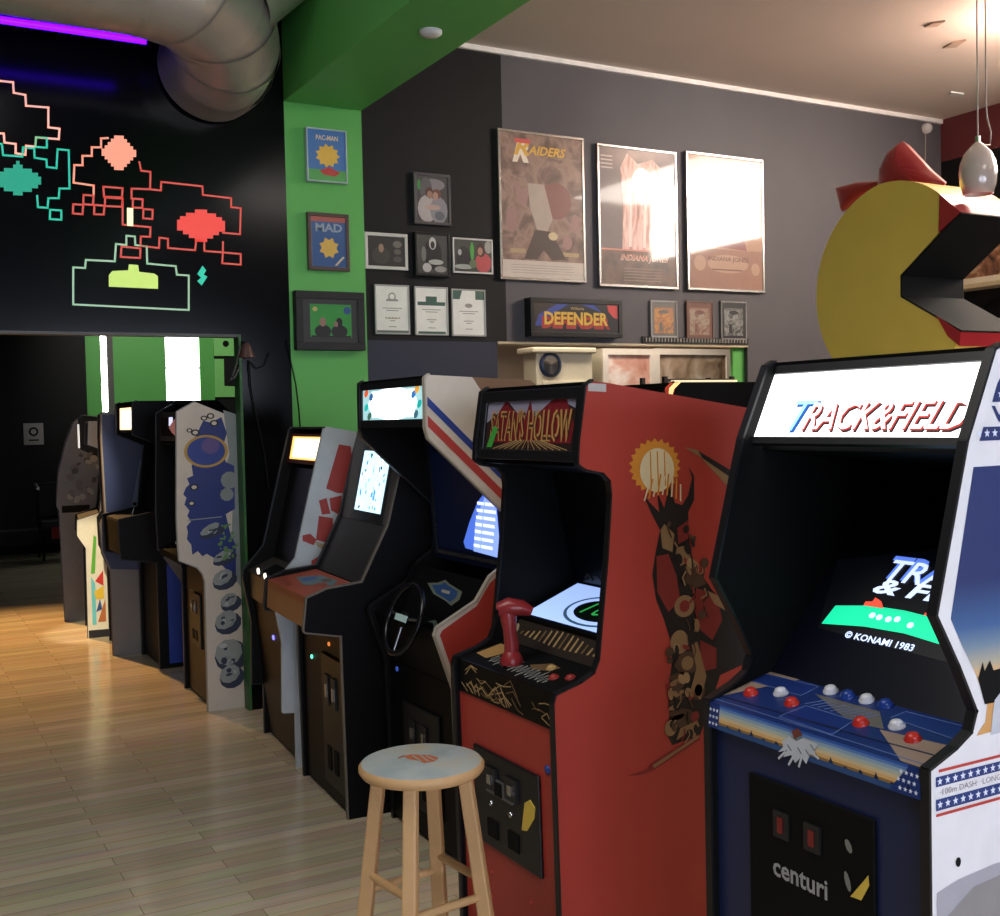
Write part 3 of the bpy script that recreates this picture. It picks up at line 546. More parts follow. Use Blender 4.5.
# ================================================================ 4. black machine with orange control panel
prof = [(1.665, 0), (1.655, .76), (1.503, .79), (1.50, .80), (1.515, .925), (1.60, .955), (1.75, .97), (1.87, 1.20), (1.95, 1.50), (1.98, 1.60), (2.0, 1.78), (2.02, 1.79), (2.36, 1.76), (2.40, 1.6), (2.42, 0)]
R4, P4 = cabinet('arcade_machine', 'black arcade machine with orange printed control panel and bright blue-white screen', 1.66, 4.27, .67, prof, black, mat('worn_edge_moulding', '6a645a', .4), 11, [
    ('front_panel', (1.675, .02), (1.67, .76), .018, black),
    ('control_panel', (1.52, .925), (1.745, .955), .02, mat('orange_red_print', '9c4a38', .5)),
    ('control_panel_front', (1.51, .80), (1.518, .922), .02, mat('worn_wood_print', '9a6a40', .6)),
    ('lower_bezel', (1.755, .955), (1.87, 1.19), .01, mat('grey_bezel', '2c2b2a', .4)),
    ('monitor_bezel', (1.875, 1.19), (1.96, 1.58), .01, mat('grey_bezel_light', '4c4a48', .4)),
    ('marquee', (1.985, 1.62), (2.0, 1.76), .012, black)])
cp, F = P4['control_panel'][0]; W_, L_ = F.w, F.len; b = B()
b.poly(F, [(.1, .1), (.2, .19), (.42, .2), (.5, .15), (.34, .07)], .0008, mat('faded_teal_print', '5c7478', .5)).ell(F, .22, .13, .05, .035, .0012, mat('faded_blue_print', '3a5890', .5)).ell(F, .42, .12, .05, .03, .0012, mat('rust_print', '8c4434', .5)).ell(F, .35, .17, .04, .02, .0014, mat('brown_print2', '5a463c', .5))
for i in range(5): b.line(F, [(.02, .02+i*.013), (.28, .012+i*.006)], .003, .0008, .0012, mat('dark_rust_line', '6e3428', .5))
obj('panel_artwork', b, cp)
o = P4['control_panel_front'][0]; b = B()
for i in range(3): b.line(o[1], [(0, .118-.01*i), (W_, .118-.01*i)], .004, .0006, .001, mat('orange_red_print', '', 1))
obj('front_artwork', b, o[0])
mb, F = P4['monitor_bezel'][0]; b = B(); W_, L_ = F.w, F.len
b.rect(F, .13, .0, W_-.08, .34, .001, mat('screen_surround', '0b0d10', .3)); b.rect(F, .165, .045, W_-.12, .315, .002, glow('screen_cyan_white', 'c4ecff', 1.4))
random.seed(5)
for i in range(60):
    a = .185+random.random()*(W_-.325); c = .06+random.random()*.24; b.ell(F, a, c, random.uniform(.004, .014), random.uniform(.005, .02), .0024+i*.00003, [glow('scr_white', 'f4fbff', 1.6), glow('scr_teal', '2aa0a8', .8), glow('scr_blue', '5c98e8', 1.1), glow('scr_dark', '384868', .4)][(0, 0, 0, 1, 2, 3, 0, 2)[i % 8]], 8, random.random())
obj('monitor_screen', b, R4)
fp, F = P4['front_panel'][0]
for x, y, m, l in ((309, 659, glow('led_green', '5adcae', 2.5), 'green lit button'), (330, 646, glow('led_orange', 'd87838', 1.2), 'orange lit button')):
    a, c = F.px(x, y); obj('button', B().lathe(F.at(a, c), [(.009, 0), (.009, .006), (0, .009)], m, 12, F.n), R4)['label'] = l
coin_door(R4, F, .33, .06, .63, .62, mat('glossy_black_door', '080808', .35, spec=.3))

# ================================================================ 5. white-sided machine with red shapes
ws = mat('grey_white_laminate', 'b6bcbe', .45); dg = mat('dark_brown_front', '110e0c', .45, spec=.25)
prof = [(1.72, 0), (1.722, .266), (1.66, .272), (1.668, .60), (1.628, .84), (1.635, .872), (1.742, .99), (1.865, 1.476), (1.898, 1.60), (1.91, 1.61), (2.04, 1.585), (2.36, 1.54), (2.40, 0)]
R5, P5 = cabinet('arcade_machine', 'white-sided arcade machine with red lettering shapes and amber-lit marquee', 1.72, 5.11, .68, prof, ws, ws, 9, [
    ('front_panel', (1.74, .02), (1.68, .72), .018, dg),
    ('control_panel', (1.655, .87), (1.79, .93), .02, mat('bare_metal', '5c574e', .35, .6)),
    ('control_panel_front', (1.66, .73), (1.652, .868), .02, mat('dark_metal', '3c3a38', .35, .6)),
    ('monitor_bezel', (1.79, .93), (1.90, 1.40), .01, mat('brown_black_bezel', '0f0d0c', .3)),
    ('marquee', (1.875, 1.425), (1.905, 1.575), .012, mat('dark_red_frame', '4a1814', .5))])
mq, F = P5['marquee'][0]; b = B(); b.rect(F, .05, .02, F.w-.03, F.len-.015, .001, glow('amber_marquee', 'ffc469', 1.5)); b.rect(F, .10, .03, F.w-.06, F.len-.025, .0015, glow('amber_marquee_core', 'fff2c8', 2.4)); obj('marquee_light_panel', b, mq)
b = B(); cp, F = P5['control_panel'][0]; b.rect(F, .2, .03, .42, .11, .001, blackm).rect(F, .46, .04, .60, .09, .001, glow('blue_note', '6a86d0', .5)); obj('panel_recess', b, cp)
cf, F = P5['control_panel_front'][0]
for x, y in ((254.4, 571.5), (263.4, 576.5)):
    a, c = F.px(x, y); obj('button', B().lathe(F.at(a, c), [(.024, 0), (.024, .004), (0, .004)], blackm, 16, F.n).lathe(F.at(a, c), [(.016, .004), (.015, .012), (0, .014)], glow('cream_led', 'ffe8d0', 2), 14, F.n), cf)['label'] = 'cream lit button'
fp, F = P5['front_panel'][0]
for x, y in ((258, 602), (269.5, 638)):
    a, c = F.px(x, y); obj('button', B().lathe(F.at(a, c), [(.013, 0), (.012, .006), (0, .009)], glow('violet_led', '7a78ff', 2), 12, F.n), R5)['label'] = 'violet lit button'
sd, F = P5['near']; b = B(); rs = mat('brick_red_print', '9c3a34', .5)
def q5(pts): return F.pxs(*[(240+x/4.583, 400+y/4.583) for x, y in pts])
for s in ([(447, 203), (500, 212), (520, 430), (440, 425), (390, 405)], [(358, 460), (392, 448), (410, 520), (372, 525)], [(405, 450), (460, 436), (450, 525), (412, 505)], [(358, 530), (420, 540), (425, 660), (345, 640)], [(285, 620), (320, 612), (348, 640), (335, 665), (285, 645)], [(325, 735), (385, 700), (420, 720), (375, 775), (325, 770)], [(250, 775), (320, 780), (300, 800), (250, 800)]):
    b.poly(F, q5(s), .0008, rs)
b.poly(F, q5([(340, 645), (405, 670), (385, 690), (350, 670)]), .0012, mat('tan_shape', 'a89878', .5))
b.poly(F, [(2.1, 1.5), (2.3, 1.45), (2.25, 1.0), (2.12, 1.1)], .0008, rs)
obj('side_artwork', b, sd)

# ================================================================ 6. blue rocky-print machine at the doorway
beige = mat('beige_white_laminate', 'c4b8a8', .45)
prof = [(1.636, 0), (1.64, .745), (1.628, .79), (1.60, .828), (1.50, .875), (1.494, 1.10), (1.513, 1.706), (1.615, 1.762), (1.84, 1.665), (2.05, 1.60), (2.09, 0)]
R6, P6 = cabinet('arcade_machine', 'cream-sided arcade machine with dark blue splash and grey rock print, at the doorway', 1.64, 6.37, .67, prof, beige, mat('silver_moulding', '8a8a84', .4), 8, [
    ('front_panel', (1.655, .02), (1.655, .80), .018, mat('black_front_gloss', '0e0b0a', .4, spec=.3)),
    ('control_panel', (1.51, .885), (1.69, .96), .02, blackm),
    ('control_panel_front', (1.505, .85), (1.508, .882), .02, black),
    ('monitor_bezel', (1.70, .96), (1.80, 1.50), .01, blackm),
    ('speaker_panel', (1.53, 1.53), (1.79, 1.50), .01, blackm),
    ('marquee', (1.53, 1.54), (1.535, 1.71), .012, mat('grey_marquee_frame', '3a3a3c', .4))])
mq, F = P6['marquee'][0]; b = B(); b.rect(F, .05, .03, F.w-.02, F.len-.03, .001, blackm); b.rect(F, .30, .09, .42, .14, .002, glow('white_marquee_spot', 'd8dcff', 1.1)); b.poly(F, [(.3, .08), (.4, .05), (F.w-.02, .01), (F.w-.02, .12), (.48, .13)], .003, mat('pink_print', 'd08a80', .5, em=.25)); obj('marquee_artwork', b, mq)
cp, F = P6['control_panel'][0]
for a in (.12, .2, .42, .5, .56): button(cp, F, a, .09, wb if a < .3 else rb, .012)
fp, F = P6['front_panel'][0]; coin_door(R6, F, .18, .3, .46, .62, mat('black_painted_metal', '141416', .4))
sd, F = P6['near']; b = B(); nb = mat('deep_space_blue', '1f2f6e', .45); gr = mat('rock_grey', '8c908c', .6); gd = mat('rock_shadow', '2c3346', .6); gy = mat('haze_grey', '7f8682', .5)
def P(x, y): return F.px(150+x/2.773, 390+y/2.773)
b.poly(F, [P(205, 55), P(262, 75), P(262, 560), P(235, 520), P(228, 400), P(232, 300), P(205, 230), P(222, 180)], .0006, gy)
blob = [(150, 85), (170, 90), (200, 75), (215, 120), (203, 160), (212, 200), (235, 210), (237, 330), (212, 345), (225, 400), (240, 430), (240, 520), (215, 500), (185, 470), (160, 455), (148, 462), (135, 448), (120, 458), (117, 430), (105, 415), (108, 395), (104, 380), (116, 365), (106, 350), (112, 335), (98, 318), (104, 300), (95, 290), (102, 272), (112, 262), (105, 245), (122, 238), (118, 210), (128, 190), (112, 170), (118, 140), (132, 125), (140, 105)]
b.poly(F, [P(*p) for p in blob], .0010, nb)
def e6(x, y, rx, ry, h, m, n=14, rot=0): c = P(x, y); b.ell(F, c[0], c[1], rx*.0028, ry*.0021, h, m, n, rot)
e6(158, 170, 44, 44, .0014, mat('amber_ring', 'b08a3c', .5), 28); e6(158, 170, 38, 38, .0018, mat('planet_blue', '2a3f86', .5), 28); e6(170, 155, 18, 22, .0020, mat('planet_violet', '5c4a80', .5), 16)
for x, y, r in ((170, 72, 8), (152, 78, 7), (180, 92, 9), (128, 118, 9), (112, 112, 6), (125, 270, 9), (118, 315, 7)): e6(x, y, r, r, .0014, ik, 10); e6(x, y, r*.6, r*.6, .0018, beige, 8)
e6(222, 250, 18, 24, .0016, gy, 10); e6(215, 290, 14, 18, .0016, gy, 10)
for x, y, rx, ry in ((170, 388, 26, 14), (205, 462, 26, 14), (205, 522, 26, 24), (222, 585, 22, 22), (214, 640, 28, 30), (222, 730, 34, 45), (225, 790, 26, 30)):
    e6(x+5, y+8, rx, ry, .0022, gd, 11, .3); e6(x-2, y-2, rx*.85, ry*.8, .0026, gr, 9, .5)
    for k in range(7): e6(x+random.uniform(-.5, .6)*rx, y+random.uniform(-.5, .6)*ry, rx*random.uniform(.12, .3), ry*random.uniform(.1, .25), .0030+k*.0001, (gd, mat('rock_pale', 'a8aca8', .6), gy)[k % 3], 6, random.random())
b.line(F, [P(108, 362), P(200, 352)], .006, .0022, .0026, gr)
for i in range(30): e6(random.uniform(195, 245), random.uniform(370, 470), random.uniform(2, 5), random.uniform(2, 6), .0032+i*.00002, mat('moss_green_print', '5c8048', .5), 7)
obj('side_artwork', b, sd)

# ================================================================ 7-10. machines in the far room
prof = [(1.66, 0), (1.66, .72), (1.43, .76), (1.42, 1.02), (1.66, 1.06), (1.72, 1.50), (1.53, 1.58), (1.535, 1.79), (1.56, 1.80), (2.1, 1.80), (2.30, 1.6), (2.30, 0)]
R7, P7 = cabinet('arcade_machine', 'black arcade machine with protruding control box and small bright marquee, just beyond the doorway', 1.66, 7.7, .58, prof, black, trimk, 9, [
    ('front_panel', (1.675, .02), (1.675, .72), .018, black), ('control_panel', (1.44, 1.01), (1.66, 1.05), .02, blackm), ('control_panel_front', (1.44, .78), (1.435, 1.0), .02, blackm),
    ('monitor_bezel', (1.68, 1.06), (1.76, 1.50), .01, blackm), ('marquee', (1.545, 1.59), (1.55, 1.78), .012, black)])
mq, F = P7['marquee'][0]; b = B().rect(F, .05, .02, F.w-.02, F.len-.02, .001, glow('warm_marquee', 'ffdca8', 1.8)); b.rect(F, .10, .03, F.w-.05, F.len-.04, .0015, glow('warm_marquee_core', 'fff6e8', 2.4)); obj('marquee_light_panel', b, mq)
sd, F = P7['near']; b = B().poly(F, [(1.72, .03), (2.28, .03), (2.28, .62), (1.72, .70)], .001, mat('cobalt_side', '243e94', .45)); b.poly(F, [(1.70, .75), (1.86, .5), (1.95, .6), (1.9, .85)], .0015, mat('grey_side_print', '6c6a66', .5)); obj('side_artwork', b, sd)
cp, F = P7['control_panel'][0]; c = F.at(.4, .1); obj('joystick', B().tube([c, c+V((.02, .01, .07))], .006, chrome, 8).lathe(c+V((.02, .01, .08)), [(0, -.015), (.014, -.005), (.014, .005), (0, .015)], blackm, 12), cp)

prof = [(1.475, 0), (1.475, .60), (1.42, .74), (1.415, .95), (1.45, 1.0), (1.44, 1.55), (1.445, 1.72), (1.47, 1.74), (1.92, 1.74), (1.95, 0)]
R8, P8 = cabinet('arcade_machine', 'navy and grey arcade machine with an orange front edge, between two darker machines', 1.475, 8.36, .62, prof, mat('grey_lower_side', '6f6c66', .5), mat('rust_moulding', '5a3a2a', .5), 8, [
    ('front_panel', (1.49, .02), (1.49, .62), .018, blackm), ('control_panel', (1.43, .93), (1.55, 1.0), .02, blackm), ('monitor_bezel', (1.55, 1.0), (1.65, 1.5), .01, blackm), ('marquee', (1.455, 1.56), (1.46, 1.70), .012, blackm)])
sd, F = P8['near']; b = B().poly(F, [(1.48, .62), (1.43, .75), (1.425, .95), (1.46, 1.0), (1.45, 1.55), (1.455, 1.72), (1.90, 1.72), (1.93, .58)], .001, mat('navy_side', '222c52', .5)); b.poly(F, [(1.62, 1.0), (1.70, 1.4), (1.78, 1.2), (1.82, .9), (1.7, .85)], .0015, mat('grey_blue_print', '4c5568', .5)); obj('side_artwork', b, sd)

prof = [(1.435, 0), (1.44, .70), (1.38, .80), (1.385, .92), (1.55, .97), (1.60, 1.45), (1.48, 1.50), (1.49, 1.68), (2.1, 1.68), (2.12, 0)]
R9, P9 = cabinet('arcade_machine', 'arcade machine with brightly lit white side carrying red, yellow and blue triangles', 1.435, 9.17, .62, prof, mat('white_side', 'd8d4c4', .5), trimk, 8, [
    ('front_panel', (1.45, .02), (1.455, .70), .018, blackm), ('control_panel', (1.395, .92), (1.55, .96), .02, blackm), ('monitor_bezel', (1.56, .97), (1.65, 1.45), .01, blackm), ('marquee', (1.495, 1.51), (1.50, 1.66), .012, blackm)])
sd, F = P9['near']; b = B()
for pts, c in (([(1.44, .0), (1.6, .0), (1.6, .06), (1.44, .06)], '14120f'), ([(1.50, .44), (1.56, .52), (1.56, .40)], 'c0302a'), ([(1.49, .36), (1.56, .40), (1.56, .30), (1.50, .30)], 'd8b838'), ([(1.51, .12), (1.57, .30), (1.57, .12)], 'b06838'), ([(1.50, .2), (1.53, .3), (1.545, .22)], '28508c'), ([(1.47, .5), (1.50, .8), (1.52, .78), (1.50, .5)], '58a838'), ([(1.47, .1), (1.50, .1), (1.50, .42), (1.47, .48)], '68c0c8'), ([(1.62, .1), (1.7, .6), (1.9, .3)], '28508c'), ([(1.8, .5), (1.9, 1.0), (2.0, .5)], 'c0302a')):
    b.poly(F, pts, .001+.0004*(len(b.v) % 5), mat('tri_'+c, c, .5))
obj('side_artwork', b, sd)

prof = [(1.395, 0), (1.38, .94), (1.36, .98), (1.385, 1.25), (1.45, 1.50), (1.52, 1.68), (1.60, 1.74), (1.85, 1.70), (2.05, 1.5), (2.05, 0)]
R10, P10 = cabinet('arcade_machine', 'grey arcade machine with dark mottled print and rounded back, furthest down the row', 1.395, 10.06, .62, prof, mat('grey_side', '66686a', .5), trimk, 7, [
    ('front_panel', (1.41, .02), (1.40, .9), .018, blackm), ('control_panel', (1.39, .95), (1.5, 1.0), .02, blackm), ('monitor_bezel', (1.52, 1.0), (1.6, 1.5), .01, blackm), ('marquee', (1.53, 1.52), (1.58, 1.68), .012, blackm)])
sd, F = P10['near']; b = B().poly(F, [(1.55, 1.73), (1.60, 1.735), (1.85, 1.695), (2.0, 1.5), (2.0, 1.0), (1.78, 1.05), (1.76, 1.35), (1.56, 1.45)], .001, black); b.rect(F, 1.40, .92, 1.62, .98, .001, blackm)
for i in range(26): b.ell(F, random.uniform(1.46, 1.74), random.uniform(1.0, 1.45), random.uniform(.01, .035), random.uniform(.01, .04), .0014+i*.00003, [mat('mottle_dark', '3a3a38', .5), mat('mottle_mid', '5a5a56', .5), mat('mottle_light', '8c8c84', .5)][i % 3], 8, random.random()*3)
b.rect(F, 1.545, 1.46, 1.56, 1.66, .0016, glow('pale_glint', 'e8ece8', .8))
obj('side_artwork', b, sd)

# ================================================================ 11. machine behind the red one
prof = [(3.56, 0), (3.56, .85), (3.45, .9), (3.46, 1.0), (3.65, 1.05), (3.70, 1.55), (3.55, 1.62), (3.54, 1.74), (3.60, 1.795), (4.3, 1.795), (4.33, 0)]
R11, P11 = cabinet('arcade_machine', 'black arcade machine with flame-coloured front edge, standing behind the red machine', 3.56, 4.6, .64, prof, black, trimk, 9, [
    ('front_panel', (3.575, .02), (3.575, .85), .018, black), ('control_panel', (3.47, .98), (3.65, 1.03), .02, blackm), ('monitor_bezel', (3.66, 1.05), (3.72, 1.53), .01, blackm), ('marquee', (3.555, 1.63), (3.585, 1.78), .012, blackm)])
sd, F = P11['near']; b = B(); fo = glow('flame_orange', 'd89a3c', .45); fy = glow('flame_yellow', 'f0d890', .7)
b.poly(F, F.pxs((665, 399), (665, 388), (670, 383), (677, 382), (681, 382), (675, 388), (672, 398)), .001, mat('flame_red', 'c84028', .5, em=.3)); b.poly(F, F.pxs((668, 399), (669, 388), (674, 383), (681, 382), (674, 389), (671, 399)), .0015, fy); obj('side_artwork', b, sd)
obj('light_strip', B().box(3.60, 4.02, 4.605, 4.63, 1.796, 1.806, mat('lit_strip', 'f0dcb0', .5, em=.8)), R11)

# ================================================================ wooden stool
wood = mat('pale_pine', 'c29a6a', .5, ns=18, noise=.15); sc = V((1.237, 2.672, 0))
ST = thing('bar_stool', sc, 'round wooden bar stool with worn pale-blue painted seat, in front of the machines', 'stool')
b = B().lathe(sc+V((0, 0, .705)), [(0, 0), (.145, 0), (.158, .004), (.165, .014), (.165, .024), (.158, .032)], wood, 48).lathe(sc+V((0, 0, .705)), [(.158, .032), (.148, .0355), (0, .036)], rampmat('worn_seat_paint', [(.3, '8f9a9c'), (.55, 'a8aeac'), (.7, 'b4a890')], 9, .4, detail=6), 48)
seat = obj('seat', b, ST)
F = Fr(sc+V((0, 0, .7413)), RT-V((0, 0, RT.z)), fw-V((0, 0, fw.z))); b = B(); orp = mat('orange_stamp', 'b0623c', .6)
b.poly(F, [(-.05, .03), (-.03, .045), (.02, .035), (.045, .01), (.035, -.02), (.01, -.035), (-.01, -.01), (-.035, .005)], .0004, orp); b.line(F, [(-.06, .015), (-.05, .032), (-.02, .012)], .006, .0002, .0008, orp)
b.line(F, [(-.025, .03), (0, -.02)], .004, .0008, .0011, mat('seat_pale', 'a0a6a4', .5)); b.line(F, [(-.005, .032), (.018, -.018)], .004, .0008, .0011, MATS['seat_pale']); b.line(F, [(.012, .024), (.034, -.01)], .004, .0008, .0011, MATS['seat_pale'])
obj('painted_mark', b, seat)
legs = []
for k, dg_ in enumerate((-129, -39, 51, 141)):
    t = math.radians(dg_); d = V((math.cos(t), math.sin(t), 0)); p0 = sc+d*.115+V((0, 0, .706)); p1 = sc+d*.205; legs.append((p0, p1))
    ax = (p1-p0).normalized(); sd_ = V((0, 0, 1)).cross(d).normalized(); b = B()
    def ring_(p, w): return [p+(d*(sx)+sd_*sy)*w for sx, sy in ((-1, -1), (1, -1), (1, 1), (-1, 1))]
    b.add(ring_(p0, .0175)+ring_(p0.lerp(p1, .6), .0195)+ring_(p1, .017), [(0, 1, 5, 4), (1, 2, 6, 5), (2, 3, 7, 6), (3, 0, 4, 7), (4, 5, 9, 8), (5, 6, 10, 9), (6, 7, 11, 10), (7, 4, 8, 11), (3, 2, 1, 0), (8, 9, 10, 11)], wood)
    obj('leg', b, ST, bevel=.005)
for k in range(4):
    for z in ((.43, .16) if k % 2 else (.385, .12)):
        q = []
        for l in (legs[k], legs[(k+1) % 4]): t = (l[0].z-z)/l[0].z; q.append(l[0].lerp(l[1], t))
        e = (q[1]-q[0]).normalized()*.012; obj('rung', B().tube([q[0]-e, q[0]+e, (q[0]+q[1])/2, q[1]-e, q[1]+e], [.009, .010, .0115, .010, .009], wood, 12), ST)

# ================================================================ pictures on the walls
def picture(name, label, px0, px1, Y, fm, fwid, dep, art, cat='picture', group=None, coat=1, base=None, mx=None):
    F = wallfr(Y-dep); a0, b1 = F.px(*px0); a1, b0 = F.px(*px1)
    o = thing(name, (a0+(a1-a0)/2, Y-dep/2, b0), label, cat, group)
    w, h = a1-a0, b1-b0; G = Fr(F.at(a0, b0), F.u, F.v); g = G.n
    b = B(); 
    for q in ((0, w, 0, fwid), (0, w, h-fwid, h), (0, fwid, fwid, h-fwid), (w-fwid, w, fwid, h-fwid)): b.obox(G, *q, -dep+.001, 0, fm)
    obj('frame', b, o, bevel=min(.003, fwid*.2))
    P_ = Fr(G.at(fwid, fwid, -.006), F.u, F.v); b = B().obox(P_, 0, w-2*fwid, 0, h-2*fwid, -.004, 0, base or paper); art(b, P_, w-2*fwid, h-2*fwid); obj('print', b, o)
    return o, P_, w-2*fwid, h-2*fwid
silver = mat('silver_frame', 'b4b0ac', .25, .9); kf = mat('black_frame', '141414', .35)
def gm(n, c):
    m = mat(n, c, .45, coat=1); m.node_tree.nodes['Principled BSDF'].inputs['Coat Roughness'].default_value = .05; return m
WY = 6.93
pb1 = rampmat('sepia_print', [(.25, '3c2c26'), (.42, '6e564a'), (.55, '94786a'), (.7, '7a5a4c')], 7, .4, coat=1, dist=.6)
def art1(b, F, w, h):
    b.rect(F, 0, h*.12, w, h, .0004, pb1); b.rect(F, 0, 0, w, h*.12, .0005, gm('poster_foot', 'c0b4a8'))
    b.ell(F, w*.66, h*.55, w*.2, h*.13, .0008, gm('dusky_red', '7c4e46'), 24); b.poly(F, [(w*.32, h*.66), (w*.52, h*.66), (w*.62, h*.42), (w*.55, h*.33), (w*.42, h*.34), (w*.34, h*.5)], .0012, gm('pale_cloth', 'a8988a')); b.poly(F, [(w*.26, h*.13), (w*.40, h*.34), (w*.60, h*.33), (w*.78, h*.14), (w*.60, h*.13), (w*.50, h*.2), (w*.42, h*.13)], .0012, gm('dark_umber', '46362e'))
    b.poly(F, [(w*.14, h*.7), (w*.26, h*.6), (w*.34, h*.62), (w*.3, h*.5), (w*.2, h*.52)], .001, gm('dusky_tan', '96706a')); b.rect(F, w*.1, h*.17, w*.28, h*.2, .001, gm('ochre', 'a8906c')); b.rect(F, w*.68, h*.16, w*.94, h*.19, .001, MATS['ochre']); b.ell(F, w*.8, h*.26, w*.06, h*.05, .001, MATS['dusky_tan'], 10); b.ell(F, w*.9, h*.4, w*.05, h*.07, .001, MATS['dusky_tan'], 10); b.ell(F, w*.12, h*.4, w*.07, h*.08, .001, MATS['dusky_tan'], 10); b.ell(F, w*.62, h*.3, w*.06, h*.03, .0014, gm('pale_gold', 'c8b48c'), 10)
    b.text(F, 'R', w*.14, h*.80, w*.34, h*.955, .0014, gm('title_white', 'e8dcc8'), .3, .05); b.text(F, 'R', w*.16, h*.85, w*.345, h*.96, .0018, gm('title_gold', 'd8a83c'), .3, .03); b.text(F, 'AIDERS', w*.33, h*.86, w*.80, h*.925, .0016, gm('title_gold', ''), .3, .03); b.rect(F, w*.17, h*.935, w*.36, h*.965, .002, gm('title_red', 'd0504a'))
    b.text(F, 'OF THE LOST ARK', w*.52, h*.845, w*.94, h*.86, .0014, gm('title_tan', 'a08c78'))
    for i in range(4): b.rect(F, w*.1, h*(.03+.018*i), w*(.85+.03*(i % 2)), h*(.036+.018*i), .001, gm('foot_lines', 'a49a90'))
picture('framed_poster', 'large silver-framed brown film poster with gold and red slanted title, leftmost of three', (497.6, 127.6), (586.7, 283), WY, silver, .02, .035, art1, 'poster', 'large framed film posters')
def art2(b, F, w, h):
    b.rect(F, 0, 0, w, h, .0004, gm('slate_print', '6c605e')); b.rect(F, 0, 0, w, h*.25, .0006, rampmat('umber_print', [(.3, '3e2e2a'), (.6, '6a5244'), (.8, '584036')], 10, .4, coat=1))
    st_ = rampmat('pink_streak_print', [(.30, '8c6e66'), (.42, 'c08878'), (.52, 'e6c8bc'), (.62, 'c89484'), (.75, 'efe4dc')], 3, .45, coat=1, dist=.4, stretch=(5, 5, .9))
    b.poly(F, [(w*.28, h*.26), (w*.30, h*.6), (w*.27, h*.86), (w*.36, h*.97), (w*.5, h*.9), (w*.7, h*.94), (w*.9, h*.84), (w*.96, h*.5), (w*.9, h*.26)], .001, st_)
    for x in (.36, .55, .68): b.poly(F, [(w*x, h*.28), (w*(x+.03), h*.6), (w*(x-.02), h*.88), (w*(x+.06), h*.6), (w*(x+.04), h*.28)], .0016, gm('streak_white', 'e4d4ca'))
    b.rect(F, 0, h*.25, w*.7, h*.262, .0018, gm('coral_line', 'c88070')); b.text(F, 'INDIANA JONES', w*.25, h*.165, w*.9, h*.225, .002, gm('title_cream', 'e0ccb8'), .35, .03); b.text(F, 'INDIANA JONES', w*.255, h*.17, w*.905, h*.228, .0024, gm('title_coral', 'b85848'), .35, -.005)
    for i in range(4): b.rect(F, w*.02, h*(.93-.028*i), w*.17, h*(.94-.028*i), .001, gm('small_cream', 'b0a49c'))
    for i in range(5): b.rect(F, w*.3, h*(.03+.022*i), w*.8, h*(.036+.022*i), .001, gm('foot_lines2', '8c7466'))
picture('framed_poster', 'large silver-framed film poster with pale pink vertical figures, middle of three', (597, 142.6), (679, 289.6), WY, silver, .02, .035, art2, 'poster', 'large framed film posters')
def art3(b, F, w, h):
    b.rect(F, 0, 0, w, h, .0004, gm('warm_tan_print', 'a07860')); b.rect(F, 0, 0, w, h*.3, .0008, gm('brown_sand_print', '8a6250')); b.poly(F, [(w*.35, h*.32), (w*.6, h*.42), (w*.72, h*.46), (w*.78, h*.3)], .0012, gm('mauve_print', '7c4a48')); b.ell(F, w*.52, h*.19, w*.28, h*.07, .0012, gm('oval_tan', 'a07c66'), 26); b.ell(F, w*.14, h*.19, w*.08, h*.06, .0012, MATS['oval_tan'], 14); b.ell(F, w*.9, h*.16, w*.06, h*.05, .0012, MATS['oval_tan'], 14)
    b.text(F, 'INDIANA JONES', w*.25, h*.20, w*.8, h*.245, .0016, gm('oval_letter', '6a4438'), 0, .02); b.rect(F, w*.3, h*.14, w*.72, h*.15, .0016, gm('oval_letter', ''))
picture('framed_poster', 'large silver-framed sand-brown poster washed out by window glare, rightmost of three', (686, 150.4), (765.2, 293.2), WY, silver, .02, .035, art3, 'poster', 'large framed film posters')
def artD(b, F, w, h):
    b.rect(F, 0, 0, w, h, .0004, gm('space_black', '0a0c18'))
    b.poly(F, [(w*.0, h*.2), (w*.05, h*.6), (w*.25, h*.95), (w*.4, h*.98), (w*.2, h*.6), (w*.08, h*.2)], .0008, gm('nebula_blue', '1c3a90')); b.poly(F, [(w*.55, h*.98), (w*.7, h*.98), (w*.82, h*.65), (w*.72, h*.8)], .0008, MATS['nebula_blue']); b.poly(F, [(w*.86, h*.98), (w*.99, h*.98), (w*.99, h*.5), (w*.94, h*.55), (w*.88, h*.75)], .0012, gm('crest_red', 'b83434'))
    b.text(F, 'DEFENDER', w*.08, h*.12, w*.90, h*.55, .0014, gm('defender_red', 'a02828'), 0, .06); b.text(F, 'DEFENDER', w*.11, h*.25, w*.87, h*.7, .002, gm('defender_gold', 'd0a83c'), 0, .035)
    b.text(F, 'Williams', w*.42, h*.78, w*.58, h*.88, .0014, gm('small_gold', 'b89858'))
picture('framed_marquee', 'wide black-framed game sign with yellow letters on dark blue, below the posters', (530.5, 297), (623, 338), WY, kf, .035, .09, artD, 'sign')
def small(c1, c2, c3):
    def f(b, F, w, h):
        b.rect(F, 0, 0, w, h, .0004, gm('card_'+c1, c1)); b.rect(F, w*.12, h*.5, w*.88, h*.85, .0008, gm('card_'+c2, c2)); b.rect(F, w*.1, h*.08, w*.9, h*.8, .0012, rampmat('card_scene_'+c3, [(.3, c1), (.45, c2), (.6, c3), (.75, c1)], 22, .4, coat=1, dist=1.2)); b.rect(F, w*.3, h*.15, w*.42, h*.4, .0016, gm('card_'+c1, c1)); b.ell(F, w*.5, h*.72, w*.2, h*.06, .002, gm('card_'+c1, c1), 12)
    return f
picture('framed_print', 'small grey-framed print in orange and yellow, left of the row of three below posters', (650.5, 300), (678, 338), WY, mat('grey_frame', '8a8886', .4), .014, .02, small('6c6864', 'a07050', 'c08a48'), group='small framed prints below the posters')
